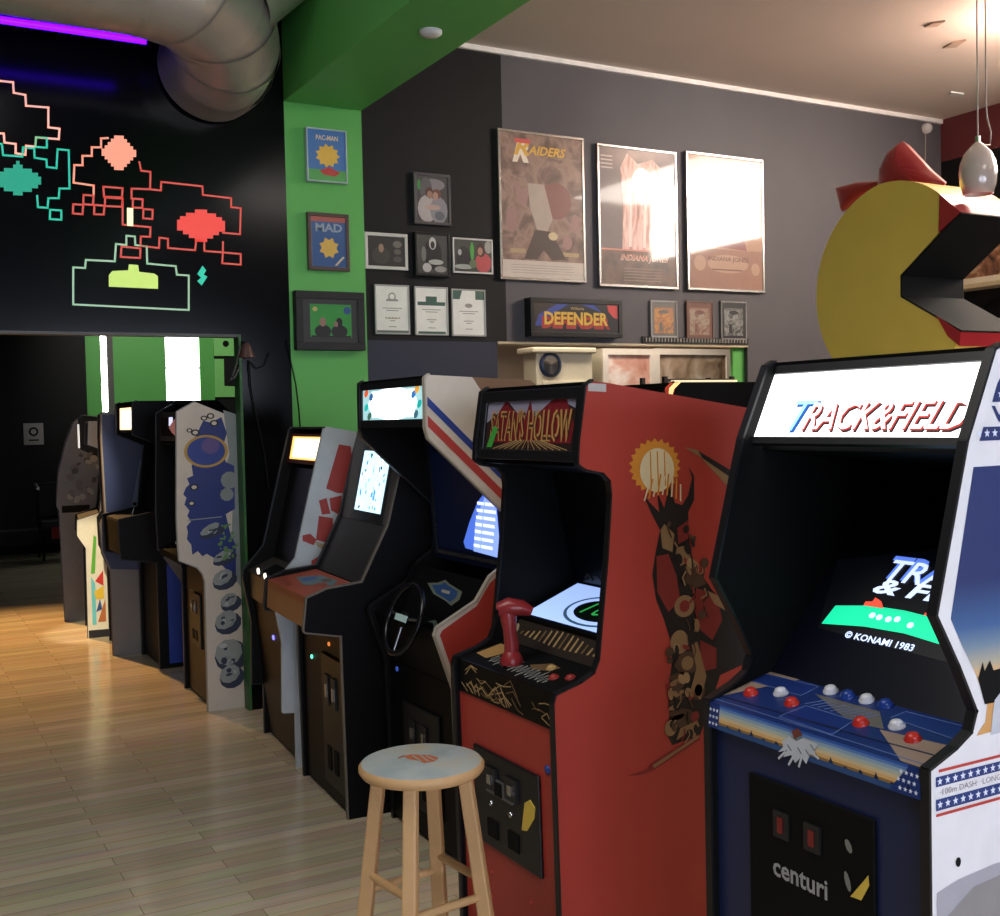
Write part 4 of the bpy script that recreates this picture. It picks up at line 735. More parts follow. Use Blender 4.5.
picture('framed_print', 'small brown and rust print between two grey-framed ones, below the posters', (686.5, 301), (713.5, 339), WY, mat('rust_frame', '5c3c30', .4), .008, .02, small('6c463a', '8a6a58', '9a9080'), group='small framed prints below the posters')
picture('framed_print', 'small black print with grey ornament, right of the row of three below posters', (721, 301), (747, 340), WY, mat('grey_frame', '', 1), .01, .02, small('1c1c1e', '5a5a58', '8a8a88'), group='small framed prints below the posters')
sk = mat('skin_print', 'b08878', .4, coat=1)
def ph(bg, items):
    def f(b, F, w, h):
        b.rect(F, 0, 0, w, h, .0004, gm('photo_'+bg, bg))
        for i, (x, y, rx, ry, c) in enumerate(items): b.ell(F, w*x, h*y, w*rx, h*ry, .0007+.0002*i, gm('photo_'+c, c), 14)
    return f
picture('framed_photo', 'portrait photo of two people hugging in a thin grey frame, topmost on the black wall', (413.5, 171.5), (451.5, 226), WY, mat('dark_grey_frame', '4c4a4c', .35), .02, .03, ph('3c3a3c', [(.55, .82, .36, .13, '7c787c'), (.3, .72, .2, .25, '545256'), (.33, .28, .3, .3, 'a8a0a0'), (.7, .26, .28, .3, '848288'), (.40, .64, .13, .12, '4c3028'), (.64, .62, .14, .11, '6a4434'), (.42, .59, .09, .09, '9a7466'), (.6, .57, .09, .09, 'a88474'), (.5, .32, .26, .06, 'b0968c'), (.72, .14, .16, .1, '5c6068'), (.08, .8, .05, .12, '3a8c3a')]))
picture('framed_photo', 'dark landscape photo of one person in a white frame, left of the guitarist photo', (364.5, 231.5), (408.5, 270.5), WY, mat('white_frame', 'c4c2be', .4), .022, .02, ph('2a2826', [(.35, .35, .25, .3, '3c3834'), (.36, .6, .07, .15, '9a7c6a'), (.8, .75, .12, .12, '6a6460'), (.8, .5, .1, .1, '5a5450'), (.8, .25, .12, .1, '4c4848')]))
picture('framed_photo', 'black and white photo of a guitarist in a black frame, centre of the photo cluster', (415, 231), (451, 277), WY, kf, .018, .045, ph('3c3c3a', [(.5, .5, .3, .4, '181818'), (.5, .78, .12, .16, 'b8b8b4'), (.5, .74, .07, .1, '2c2c2c'), (.6, .3, .25, .07, 'a8a8a4'), (.3, .15, .15, .12, 'b0b0ac'), (.75, .12, .2, .08, '8c8c88'), (.2, .5, .08, .2, '6c6c68')]))
picture('framed_photo', 'colour photo of a long-haired person in red at an arcade, right of the guitarist photo', (452.5, 237), (493.5, 274.5), WY, mat('white_frame', '', 1), .012, .02, ph('3a3e38', [(.25, .4, .2, .4, '1c1e20'), (.48, .65, .05, .3, '48a040'), (.78, .3, .22, .32, 'b0484c'), (.72, .7, .12, .22, '3a201c'), (.7, .66, .07, .13, 'a87a68'), (.25, .15, .25, .08, '9ca09c'), (.15, .6, .05, .1, 'a8a8a8'), (.5, .25, .1, .14, '5a6a4c'), (.92, .8, .1, .2, 'a09c94')]))
def cert(k):
    def f(b, F, w, h):
        gn = gm('seal_green', '3c5c50'); gyy = gm('cert_grey', '8c8c88')
        if k == 0: b.ell(F, w*.5, h*.78, w*.12, h*.09, .0008, gyy, 18); b.ell(F, w*.5, h*.78, w*.08, h*.06, .0012, paper, 18); b.rect(F, 0, 0, w, h*.05, .0008, gm('cert_band', '5c6c64')); b.poly(F, [(w*.3, h*.68), (w*.7, h*.68), (w*.66, h*.73), (w*.34, h*.73)], .001, gyy)
        if k == 1: b.rect(F, w*.05, h*.62, w*.95, h*.70, .0008, gn); b.rect(F, w*.32, h*.7, w*.68, h*.82, .001, gn); b.rect(F, w*.05, 0, w*.95, h*.05, .0008, gn)
        if k == 2: b.poly(F, [(0, h*.8), (0, h), (w*.3, h), (w*.22, h*.8)], .0008, gn); b.poly(F, [(w*.72, h*.8), (w*.72, h), (w, h), (w, h*.8)], .0008, gn); b.ell(F, w*.5, h*.66, w*.12, h*.05, .0008, gyy, 14)
        for y, x in ((.52, .3), (.47, .2), (.3, .16), (.25, .08), (.12, .12)): b.rect(F, w*(.5-x), h*y, w*(.5+x), h*(y+.018), .0008, gyy)
        if k == 0: 
            for i in range(5): b.ell(F, w*(.3+.1*i), h*.32, w*.03, h*.02, .0014, gm('cert_gold', 'a09468'), 8)
    return f
for k, (q0, q1, l) in enumerate((((374.5, 284), (410.5, 334.5), 'white framed certificate with a round grey seal, leftmost of the three certificates'), ((414.5, 286), (449, 335.5), 'white framed certificate with dark green banner, middle of the three certificates'), ((451.5, 288.5), (486.5, 336.5), 'white framed certificate with dark green corners, rightmost of the three certificates'))):
    picture('framed_certificate', l, q0, q1, WY, mat('thin_white_frame', 'a8a6a2', .4), .010, .018, cert(k), 'certificate', 'framed certificates')
PY = 6.28
def artP(b, F, w, h):
    b.rect(F, 0, 0, w, h, .0004, gm('sky_blue_print', '3a6ea8')); b.rect(F, 0, 0, w, h*.22, .0008, gm('grass_print', '4c9c4c')); b.ell(F, w*.52, h*.5, w*.33, h*.24, .0012, gm('sunny_yellow', 'd8b040'), 22, 0, -.25); b.poly(F, [(w*.3, h*.2), (w*.55, h*.28), (w*.85, h*.18), (w*.7, h*.1), (w*.4, h*.12)], .0016, gm('print_red', 'b03830')); b.text(F, 'PAC-MAN', w*.22, h*.8, w*.8, h*.9, .0016, gm('cream_letter', 'd8c89c'), 0, .02)
picture('framed_print', 'small white-edged print in blue, green and yellow, top of the green pillar', (306, 126.5), (348, 184), PY, mat('pale_grey_frame', 'a4b4b4', .4), .008, .035, artP)
def artM(b, F, w, h):
    b.rect(F, 0, 0, w, h, .0004, gm('cover_blue', '2f5484')); b.rect(F, 0, h*.9, w, h, .0008, gm('cover_red', '9c4c40')); b.text(F, 'MAD', w*.12, h*.7, w*.9, h*.87, .0012, gm('cover_grey', '8898a4'), 0, .03)
    b.poly(F, [(w*.5+w*.3*math.cos(t)*(1 if i % 2 else .72), h*.38+h*.22*math.sin(t)*(1 if i % 2 else .72)) for i, t in enumerate([math.pi*2*j/16 for j in range(16)])], .0012, gm('cover_yellow', 'cca84c')); b.poly(F, [(w*.65, h*.03), (w*.72, h*.03), (w*.95, h*.2), (w*.9, h*.22)], .0014, gm('cover_cream', 'c0b494'))
picture('framed_print', 'magazine cover in blue with yellow burst in a brown frame, middle of the green pillar', (307.5, 211.5), (350.5, 271.5), PY, mat('brown_frame', '4c3a34', .4), .022, .03, artM)
def artF(b, F, w, h):
    b.rect(F, 0, 0, w, h, .0004, mat('grey_mat_board', '2c2c2c', .5)); G = Fr(F.at(w*.12, h*.12, .0006), F.u, F.v); w *= .76; h *= .76
    b.rect(G, 0, 0, w, h, 0, gm('lawn_green', '2f8a36')); b.ell(G, w*.12, h*.85, w*.06, h*.07, .0004, gm('dull_yellow', 'b0a060'), 12); b.ell(G, w*.9, h*.82, w*.09, h*.12, .0004, gm('dot_blue', '2c4c80'), 12)
    for x, hh in ((.3, '8c6c5c'), (.7, '141414')): b.ell(G, w*x, h*.18, w*.2, h*.2, .0006, gm('suit_black', '1c1c1c'), 16); b.ell(G, w*x, h*.46, w*.08, h*.14, .0009, gm('fig_'+hh, hh), 14)
    b.ell(G, w*.62, h*.4, w*.05, h*.09, .0012, gm('fig_8c6c5c', '8c6c5c'), 12); b.rect(G, w*.02, 0, w*.98, h*.05, .0015, gm('suit_black', ''))
picture('framed_photo', 'wide black-framed photo of two people on bright green, bottom of the green pillar', (295.5, 290), (366, 350.5), PY, mat('flat_black_frame', '181818', .6), .045, .06, artF)

# ================================================================ hatch below the posters, with kitchen furniture behind it
FB = 8.7
struct('wall_kitchen', B().box(2.7, 8.6, FB, FB+.1, 0, 3, mat('beige_wall', '9a8a78', .6)).box(8.5, 8.6, 7.05, FB, 0, 3, mat('beige_wall', '', 1)).box(2.7, 2.8, 7.05, FB, 0, 3, mat('beige_wall', '', 1)).box(2.7, 8.6, 7.05, FB, 2.9, 3.0, mat('beige_wall', '', 1)))
struct('trim_5', B().box(HX0, HX1, 6.92, 7.06, HZ1-.012, HZ1+.004, mat('pale_edge', 'b8a888', .5)))
b = B()
for i in range(34): b.box(5.14+i*.0297, 5.152+i*.0297, 6.905, 6.928, 2.185, 2.215, mat('nail_grey', '8a8680', .4))
b.box(5.12, 6.16, 6.915, 6.93, 2.17, 2.225, mat('dark_rail', '1e1c1c', .5)); tag(obj('hook_rail', b), 'thin dark rail with a row of pale pegs along the top edge of the hatch', 'rail')
F = wallfr(6.99); a0 = F.px(731, 350)[0]
tag(obj('green_board', B().box(a0, HX1, 6.97, 7.0, HZ0, HZ1-.012, green)), 'narrow green upright board at the right end of the hatch', 'board')
# white painted cupboard
wc_ = mat('cream_paint', 'c4bca4', .5); cx = thing('painted_cupboard', (4.7, 7.9, 0), 'cream painted cupboard with an oval mirror on its front, behind the hatch', 'cupboard')
F = wallfr(7.6); A = F.px(536, 353); C = F.px(592, 349)
obj('body', B().box(A[0], C[0], 7.6, 7.8, .0, A[1], wc_), cx, bevel=.005); obj('cornice', B().box(A[0]-.05, C[0]+.02, 7.56, 7.82, A[1], A[1]+.045, wc_), cx, bevel=.012)
D = F.px(550, 365); obj('oval_mirror', B().lathe(F.at(D[0], D[1], .001), [(.10, 0), (.10, .012), (.075, .02)], mat('dark_blue_rim', '24304c', .3), 28, F.n).lathe(F.at(D[0], D[1], .001), [(.075, .012), (0, .018)], chrome, 28, F.n, 1), cx)
E_ = F.px(540, 381)[1]; obj('door', B().obox(F, A[0]+.05, C[0]-.04, .2, E_, 0, .015, wc_), cx, bevel=.004)
# glazed cupboards
gl = mat('white_frame_paint', 'd4ccc0', .5); pk = rampmat('pinkish_glass_view', [(.3, 'a86458'), (.5, 'd0a494'), (.62, 'ece4dc'), (.8, 'b8a898')], 3.2, .1, dist=.4)
F = wallfr(7.62)
for (x0, x1, l) in ((603, 655, 'white-framed glazed cupboard with reddish panes, left of two behind the hatch'), (655, 731, 'white-framed glazed cupboard with beige glassware, right of two behind the hatch')):
    A = F.px(x0, 352); C = F.px(x1, 352); t = thing('glazed_cupboard', ((A[0]+C[0])/2, 7.85, 0), l, 'cupboard', 'glazed cupboards behind the hatch')
    obj('body', B().box(A[0], C[0], 7.64, 8.1, 0, A[1]+.03, wc_), t); z1 = A[1]+.03
    b = B().obox(F, A[0], C[0], z1-.05, z1, -.02, .0, gl).obox(F, A[0], A[0]+.05, .1, z1-.05, -.02, 0, gl).obox(F, C[0]-.05, C[0], .1, z1-.05, -.02, 0, gl).obox(F, A[0], C[0], .1, .15, -.02, 0, gl); obj('door_frame', b, t)
    obj('pane', B().obox(F, A[0]+.05, C[0]-.05, .15, z1-.05, -.018, -.014, pk if x0 < 650 else rampmat('beige_glass_view', [(.3, '6e5a48'), (.5, 'a8927c'), (.65, 'c4b8a8'), (.8, 'd0d0d4')], 5, .1, dist=.8)), t)
# gallery shelf
F = wallfr(6.6); A = F.px(661, 378); C = F.px(731, 376); sh = thing('gallery_shelf', ((A[0]+C[0])/2, 6.6, 0), 'dark wooden shelf stand with a low spindle rail, below the hatch', 'shelf'); dw = mat('dark_walnut', '1f1512', .4)
z1 = A[1]
b = B().box(A[0], C[0], 6.56, 6.86, z1-.09, z1-.07, dw).box(A[0], C[0], 6.56, 6.86, .9, .92, dw).box(A[0], C[0], 6.56, 6.86, .3, .32, dw); obj('shelf_board', b, sh)
for x in (A[0], C[0]-.03):
    for y in (6.56, 6.83): obj('post', B().box(x, x+.03, y, y+.03, 0, z1+.01, dw), sh)
b = B().box(A[0], C[0], 6.565, 6.585, z1-.028, z1-.008, dw)
for i in range(12): x = A[0]+.04+i*(C[0]-A[0]-.08)/11; b.tube([(x, 6.575, z1-.07), (x, 6.575, z1-.028)], .006, dw, 8)
obj('spindle_rail', b, sh)

# ================================================================ big yellow drum sculpture with red cushions
ye = mat('mustard_yellow_paint', 'e8c458', .5, ns=4, noise=.08); rdc = mat('red_satin', 'a82c30', .28, ns=6); cy, cz, rr, xd = 4.41, 2.305, .60, 5.0
FH = facefr(xd)
def hy(y, z): return (-y, z)
half = [math.radians(a) for a in range(127, -128, -6)]
FP = lambda x, y: FH.px(x, y)
def onrim(p): return math.atan2(p[1]-cz, p[0]+cy)
U0, L0 = FP(940, 194), FP(956, 345)
t1, t2 = onrim(U0), onrim(L0); n = 60
arc = []
for i in range(n+1):
    t = t1+(2*math.pi-(t1-t2))*i/n; f = i/n; ra = math.hypot(U0[0]+cy, U0[1]-cz); rb_ = math.hypot(L0[0]+cy, L0[1]-cz)
    k = rr+(ra-rr)*max(0, 1-f*6)+(rb_-rr)*max(0, 1-(1-f)*6); arc.append((-cy+k*math.cos(t), cz+k*math.sin(t)))
inn = [(-4.375, 2.25), (-4.375, 2.37)]; UL, LL = FP(961, 212), FP(961, 332)
root = thing('drum_sculpture', (xd+.25, cy, 1.7), 'huge round mustard-yellow drum with a dark open notch edged in red, above the blue machine', 'sculpture')
obj('drum_body', B().prism(FH, arc+[LL]+inn+[FP(939, 232)], -.5, 0, ye), root)
def slab(b, p, q, th, m):
    d = V((q[0]-p[0], q[1]-p[1])).normalized(); nn = V((-d.y, d.x))*th; b.prism(FH, [p, q, (q[0]+nn.x, q[1]+nn.y), (p[0]+nn.x, p[1]+nn.y)], -.502, .002, m)
lk = mat('notch_charcoal', '161616', .8, spec=.2); b = B()
slab(b, inn[1], UL, -.01, lk); slab(b, inn[0], LL, .01, lk); slab(b, inn[1], inn[0], .01, lk); obj('notch_lining', b, root)
obj('red_edging', B().prism(FH, [U0, FP(939, 232), UL], -.51, .004, rdc), root)
obj('red_edging', B().prism(FH, [FP(937, 316), LL, FP(960, 346), FP(948, 336)], -.51, .004, rdc), root)
obj('plinth', B().box(xd-.02, xd+.52, cy-.3, cy+.45, .0, cz-rr+.06, blackm), root)
# red cushions on top
def cushion(px, label, y0, tz):
    F = facefr(y0+.25); q = F.pxs(*px); cxm = sum(p[0] for p in q)/len(q); czm = sum(p[1] for p in q)/len(q); n_ = len(q); vs = []; fs = []
    sub = []
    for i in range(n_):
        for k in range(6): a = V(q[i]).lerp(V(q[(i+1) % n_]), k/6); sub.append((a.x, a.y))
    m_ = len(sub); K = 8
    for s_ in (1, -1):
        for k in range(K+1):
            f = k/K; th = tz*math.sqrt(max(0, 1-(1-f)**2)) if k else 0
            # k=0 rim, k=K centre
            for i, (x, y) in enumerate(sub):
                g = 1-f; wr = 1+.10*math.sin(i*1.3+k)*f*(1-f); vs.append(F.at(cxm+(x-cxm)*g, czm+(y-czm)*g, s_*th*wr*.9))
    for s_ in (0, 1):
        o_ = s_*(K+1)*m_
        for k in range(K):
            for i in range(m_):
                f = (o_+k*m_+i, o_+k*m_+(i+1) % m_, o_+(k+1)*m_+(i+1) % m_, o_+(k+1)*m_+i); fs.append(f if s_ == 0 else f[::-1])
    return tag(obj('cushion', B().add(vs, fs, rdc, True)), label, 'cushion', 'red satin cushions')
cushion([(880, 192), (882, 170), (890, 152), (903, 141), (916, 155), (930, 170), (945, 183), (938, 196), (910, 192)], 'tall pointed red satin cushion on top of the yellow drum', 5.0, .12)
cushion([(836, 188), (858, 182), (882, 181), (882, 192), (862, 200), (842, 212)], 'low flat red satin cushion leaning at the left shoulder of the yellow drum', 5.0, .07)

# ================================================================ right wall shelf, frame, record
F = facefr(8.45); A = F.px(953, 289); C = F.px(1000, 281); zz = A[1]; sh = thing('wall_shelf', (8.35, 6.5, zz-.05), 'cream wooden wall shelf on the right wall, seen past the drum notch', 'shelf')
obj('board', B().box(8.25, 8.45, 5.9, 6.85, zz-.04, zz, mat('cream_shelf', 'a89878', .5)), sh, bevel=.004); obj('bracket', B().box(8.30, 8.45, 6.70, 6.74, zz-.16, zz-.04, mat('cream_shelf', '', 1)), sh)
pz = zz+.001; t = thing('framed_picture', (8.38, 6.35, pz), 'cream-framed picture in browns standing on the wall shelf', 'picture')
b = B().box(8.36, 8.38, 6.05, 6.70, pz, pz+.06, wc_).box(8.36, 8.38, 6.05, 6.70, pz+.5, pz+.56, wc_).box(8.36, 8.38, 6.05, 6.11, pz+.06, pz+.5, wc_).box(8.36, 8.38, 6.64, 6.70, pz+.06, pz+.5, wc_); obj('frame', b, t)
obj('print', B().box(8.375, 8.385, 6.11, 6.64, pz+.06, pz+.5, rampmat('brown_painting', [(.3, '2a201c'), (.5, '7a5038'), (.65, 'a88868'), (.8, '6c6c68')], 9, .5, dist=1)), t)
zr = zz-.33; tag(obj('round_disc', B().lathe((8.44, 6.35, zr), [(0, .0), (.19, 0), (.19, .02), (.05, .03), (0, .03)], blackm, 32, (-1, 0, 0))), 'black round disc hanging under the cream wall shelf', 'disc')

# ================================================================ lamps and ceiling bits
LP = wallfr(4.0); c = LP.at(*LP.px(978, 170)); t = thing('pendant_lamp', (c.x, c.y, 4.2), 'frosted glass pendant lamp hanging on a thin cord at the upper right', 'lamp')
gls = mat('frosted_glass', 'd8c8c0', .2, trans=.35, coat=1)
b = B().lathe((c.x, c.y, 0), [(.012, 3.03), (.035, 3.01), (.070, 2.97), (.090, 2.92), (.096, 2.87), (.091, 2.81), (.074, 2.755), (.068, 2.755), (.085, 2.81), (.090, 2.87), (.084, 2.92), (.065, 2.965), (.01, 3.02)], gls, 32); obj('glass_shade', b, t)
cord = mat('cord_grey', '9a8e84', .5); obj('cord', B().tube([(c.x, c.y, 3.01), (c.x, c.y, 4.19)], .004, cord, 8), t); obj('ceiling_rose', B().lathe((c.x, c.y, 4.17), [(.0, 0), (.045, .005), (.05, .03)], frm, 20), t); obj('lamp_socket', B().tube([(c.x, c.y, 2.98), (c.x, c.y, 3.06)], .013, chrome, 12), t)
F = wallfr(4.05); q = F.pxs((986, 103), (987, 118), (991, 132), (990, 145), (986, 150)); pts = [(a, 4.05, z) for a, z in q]; pts[-1] = (c.x+.01, 4.0, 3.02)
pts = [(pts[0][0], 4.05, 4.2)]+pts; tag(obj('hanging_cord', B().tube(pts, .004, cord, 8)), 'loose pale cord curving down beside the glass pendant lamp', 'cord')
# added lit globe, out of view on the right, to brighten the ceiling
t = thing('pendant_lamp', (6.75, 4.7, 4.2), 'added lit glass globe beyond the right edge, brightening the ceiling', 'lamp')
obj('glass_shade', B().lathe((6.75, 4.7, .1), [(.012, 3.95), (.05, 3.93), (.08, 3.86), (.066, 3.77), (.0, 3.76)], glow('lit_glass', 'ffdcc8', 230), 24), t); obj('cord', B().tube([(6.75, 4.7, 4.05), (6.75, 4.7, 4.19)], .004, cord, 8), t)
FC = Fr((0, 0, 4.2), (1, 0, 0), (0, -1, 0))
for pts, l in (([(924, 26), (932, 22), (945, 20), (937, 25)], 'flat brown slot cover in the ceiling, nearer to the viewer'), ([(943, 47), (952, 42), (966, 39), (956, 46)], 'flat brown slot cover in the ceiling, second from the viewer'), ([(949, 94), (964, 96), (964, 93), (951, 91)], 'small pale slot cover in the ceiling near the back wall')):
    tag(obj('ceiling_vent', B().prism(FC, FC.pxs(*pts), 0, .012, mat('vent_brown', 'a08878', .5) if 'brown' in l else frm)), l, 'vent', 'ceiling slot covers')
FB_ = Fr((0, 0, 3.47), (1, 0, 0), (0, -1, 0)); a, c_ = FB_.px(430.5, 31); tag(obj('smoke_detector', B().lathe((a, -c_, 3.47), [(.055, 0), (.055, -.012), (.04, -.024), (0, -.026)], frm, 28)), 'small round white detector on the underside of the green beam', 'detector')
F = wallfr(6.9); a, z = F.px(928, 128); t = thing('wall_sensor', (a, 6.9, z), 'small round white sensor with a thin cable high on the charcoal wall', 'sensor')
obj('housing', B().lathe((a, 6.93, z), [(.045, 0), (.045, .03), (.03, .055), (0, .06)], mat('white_plastic', 'c0bcb8', .4), 20, (0, -1, 0)), t); obj('cable', B().tube([(a-.01, 6.922, z-.04), (a-.02, 6.922, z-.45), (a-.03, 6.922, z-1.1)], .004, cord, 8), t)
# purple tube
F = wallfr(5.85); A = F.px(-60, 12); C = F.px(146, 41); t = thing('blacklight_tube', ((A[0]+C[0])/2, 5.85, A[1]), 'glowing purple fluorescent tube hanging under the metal duct before the black wall', 'lamp')
obj('tube', B().tube([(A[0], 5.85, A[1]+.005), (C[0], 5.85, C[1])], .017, mat('violet_glow', '20063c', .4, em=9, emc='4202ff'), 14), t); obj('fixture', B().box(A[0], C[0], 5.835, 5.865, A[1]+.02, A[1]+.045, blackm), t)
for x in (A[0]+.1, C[0]-.1): obj('hanger', B().tube([(x, 5.85, A[1]+.04), (x, 5.85, A[1]+.12)], .004, blackm, 6), t)
bpy.context.view_layer.update()
# duct
met = mat('galvanised_steel', 'c0b8ac', .4, .7, ns=9, noise=.2, bump=.12)
t = thing('air_duct', (1.6, 5.6, 3.9), 'large silver spiral air duct bending into the black wall below the ceiling', 'duct')
def rib(b, pts, r, m): b.tube(pts, r, m, 40, cap=False)
yd = 5.62; zd = 3.80; xe = 1.80; rD = .285
b = B(); b.tube([(-2.9, yd-.1, zd+.06), (1.22, yd, zd)], rD, met, 48, cap=False)
for x in (-1.5, -.2, .75, 1.20): b.tube([(x, yd-.1*(1.3-x)/4.2, zd+.06*(1.3-x)/4.2), (x+.02, yd-.1*(1.3-x)/4.2, zd+.06*(1.3-x)/4.2)], rD+.006, met, 48, cap=False)
obj('straight_run', b, t)
el_ = [V((1.22, yd, zd)), V((1.46, yd+.03, zd-.03)), V((1.64, yd+.15, zd-.09)), V((1.72, yd+.33, zd-.16)), V((1.73, yd+.50, zd-.20)), V((1.72, 6.275, zd-.215))]
b = B()
for i in range(len(el_)-1):
    b.tube([el_[i], el_[i+1]], rD, met, 48, cap=False)
b.tube(el_, rD-.001, met, 48, cap=False)
for p, q in zip(el_[1:-1], el_[2:]): d = (q-p).normalized()*.012; b.tube([p-d, p+d], rD+.010, met, 48, cap=False)
for k in range(4): y = 6.05+.055*k; b.tube([(1.725, y, zd-.208), (1.725, y+.008, zd-.209)], rD+.008, met, 48, cap=False)
obj('elbow', b, t); obj('branch', B().tube([(1.72, yd+.05, zd-.02), (1.95, yd+.1, zd+.18), (2.08, yd+.1, 4.44)], .2, met, 40, cap=False), t)

# neon mural
F = wallfr(6.279); MUR = thing('neon_mural', (.9, 6.279, 2.3), 'stepped pixel-outline mural glowing orange, red, teal and green on the black wall', 'mural')
def neon(name, lines, m, close=False, w=.0095, sc=2.693, ox=0, oy=0):
    b = B()
    for l in lines:
        cl = l[0] == 'c'; l = l[1:] if cl else l
        b.line(F, [F.px(ox+x/sc, oy+y/sc) for x, y in l], w, 0, .004, m, cl)
    return obj(name, b, MUR)
nor = glow('neon_orange', 'e89a7c', .65); nrd = glow('neon_red', 'cc5448', .5); ntl = glow('neon_teal', '2cc0a0', .5); ngn = glow('neon_pale_green', '9cc0a0', .5)
neon('orange_outline', [[(-60, 215), (0, 218), (35, 222), (37, 250), (68, 256), (70, 285), (130, 290), (130, 343), (160, 347), (158, 375), (97, 370), (95, 395), (70, 393), (68, 417), (42, 413), (42, 388), (12, 384), (10, 360), (-60, 355)]], glow('neon_peach', 'f0b09a', .75))
neon('teal_outline', [[(-60, 385), (5, 388), (8, 418), (60, 422), (62, 397), (92, 400), (93, 425), (125, 430), (126, 450), (152, 453), (155, 402), (185, 405), (187, 508), (160, 508), (158, 534), (130, 534), (128, 560), (102, 558), (100, 528)], ['c', (135, 565), (165, 567), (165, 592), (134, 590)], ['c', (97, 370), (126, 372), (126, 398), (95, 396)]], ntl)
neon('orange_outline', [[(272, 397), (272, 373), (290, 372)], [(272, 397), (247, 397), (247, 420), (222, 420), (222, 445), (200, 445), (198, 492), (252, 500), (252, 527)]], nor)
neon('red_outline', [[(375, 437), (380, 460), (405, 463), (404, 510), (354, 508), (354, 535)], ['c', (278, 503), (330, 507), (328, 532), (280, 530)], ['c', (225, 525), (252, 527), (250, 552), (224, 550)], ['c', (197, 550), (224, 552), (222, 577), (196, 575)], ['c', (254, 552), (281, 554), (279, 578), (253, 577)], ['c', (283, 532), (330, 535), (328, 557), (282, 555)], ['c', (358, 535), (384, 537), (383, 560), (357, 559)], ['c', (386, 563), (411, 565), (410, 590), (385, 588)], [(330, 535), (330, 605), (405, 612), (404, 638), (379, 637), (378, 662), (428, 668), (429, 640), (452, 643), (452, 668), (525, 674), (528, 648), (550, 650), (550, 676), (600, 680), (600, 652)], [(404, 510), (433, 513), (434, 490), (545, 502), (546, 525), (622, 534), (622, 558), (648, 561), (646, 631), (600, 627)], ['c', (600, 680), (648, 684), (648, 713), (598, 709)], ['c', (327, 664), (378, 669), (377, 695), (325, 692)]], nrd)
neon('green_outline', [['c', (340, 660), (340, 635), (363, 637), (364, 660), (395, 664), (396, 710), (473, 717), (476, 740), (508, 742), (508, 835), (197, 820), (197, 720), (229, 722), (231, 700), (309, 704), (312, 657)]], ngn)
b = B(); b.prism(F, F.pxs(*[(x/2.693, y/2.693) for x, y in ((293, 741), (302, 730), (345, 728), (347, 712), (372, 714), (374, 732), (415, 737), (425, 744), (425, 778), (293, 772))]), 0, .004, glow('lime_block', 'b4d068', .7)); obj('lime_block', b, MUR)
obj('pale_bar', B().prism(F, F.pxs(*[(x/2.693, y/2.693) for x, y in ((342, 560), (358, 561), (358, 609), (342, 608))]), 0, .005, glow('pale_yellow_bar', 'f0f0b0', 1)), MUR)
obj('teal_zigzag', B().prism(F, F.pxs(*[(x/2.693, y/2.693) for x, y in ((545, 716), (555, 728), (548, 740), (558, 745), (543, 769), (531, 757), (541, 748), (531, 738))]), 0, .004, ntl), MUR)
def gem(name, cx_, cy_, w, h, m, rows):
    b = B(); nr = len(rows); nc = len(rows[0])
    for j, r in enumerate(rows):
        for i, ch in enumerate(r):
            if ch == '#': x0 = cx_-w/2+w*i/nc; y0 = cy_-h/2+h*j/nr+(i/nc-.5)*h*.04; b.prism(F, F.pxs(*[(x/2.693, y/2.693) for x, y in ((x0-.3, y0-.3), (x0+w/nc+.3, y0-.3), (x0+w/nc+.3, y0+h/nr+.3), (x0-.3, y0+h/nr+.3))]), 0, .004, m)
    obj(name, b, MUR)
gem('orange_pixel_motif', 320, 412, 92, 92, nor, ['....###....', '...#####...', '..#######..', '.#########.', '###########', '###########', '.#########.', '..#######..', '...#####...', '....###....'])
gem('red_pixel_motif', 541, 608, 128, 86, glow('neon_red_fill', 'd84a40', .6), ['......####......', '...##########...', '.##############.', '################', '################', '################', '..############..', '....########....', '......####......'])
gem('teal_pixel_motif', 48, 480, 124, 92, glow('neon_teal_fill', '1a9878', .6), ['.......#.......', '......###......', '...#########...', '.#############.', '###############', '###############', '.#############.', '...#########...', '......###......'])
# red lamp on the wall with wires
F = wallfr(6.2); a, z = F.px(246.5, 352); t = thing('red_lamp', (a, 6.2, z), 'small dim red lamp with dangling black wires on the black wall beside the doorway', 'lamp')
obj('bulb', B().lathe((a, 6.2, z), [(0, .03), (.014, .022), (.018, 0), (.012, -.016), (0, -.02)], mat('red_bulb', 'c04030', .3, em=1.5, emc='ff4a30'), 14), t); obj('shade', B().lathe((a, 6.2, z), [(.012, .05), (.02, .045), (.03, .01), (.045, -.03)], mat('brown_shade', '4a3028', .5), 18).tube([(a, 6.2, z+.045), (a, 6.279, z+.06)], .006, blackm, 8), t)
w_ = lambda *pts: [(F.px(x, y)[0], 6.262, F.px(x, y)[1]) for x, y in pts]
obj('wire', B().tube(w_((252, 360), (254, 385), (258, 410), (263, 430), (268, 455), (272, 490)), .004, blackm, 8).tube(w_((252, 360), (260, 368), (268, 365), (273, 352)), .003, blackm, 8), t)
b = B().tube(w_((243, 345), (240, 362), (236, 375), (233, 380), (238, 377), (243, 366)), .006, mat('grey_cable', '3a3a3a', .5), 8); tag(obj('cable_loop', b), 'loop of grey cable hanging at the upper right of the doorway', 'cable')
# wires on the pillar
F2 = wallfr(6.27); pts = [(F2.px(x, y)[0], 6.272, F2.px(x, y)[1]) for x, y in ((286, 340), (291, 362), (296, 385), (299, 410), (301, 440))]; tag(obj('pillar_wire', B().tube(pts, .004, blackm, 8)), 'thin black wire running down the green pillar', 'wire')
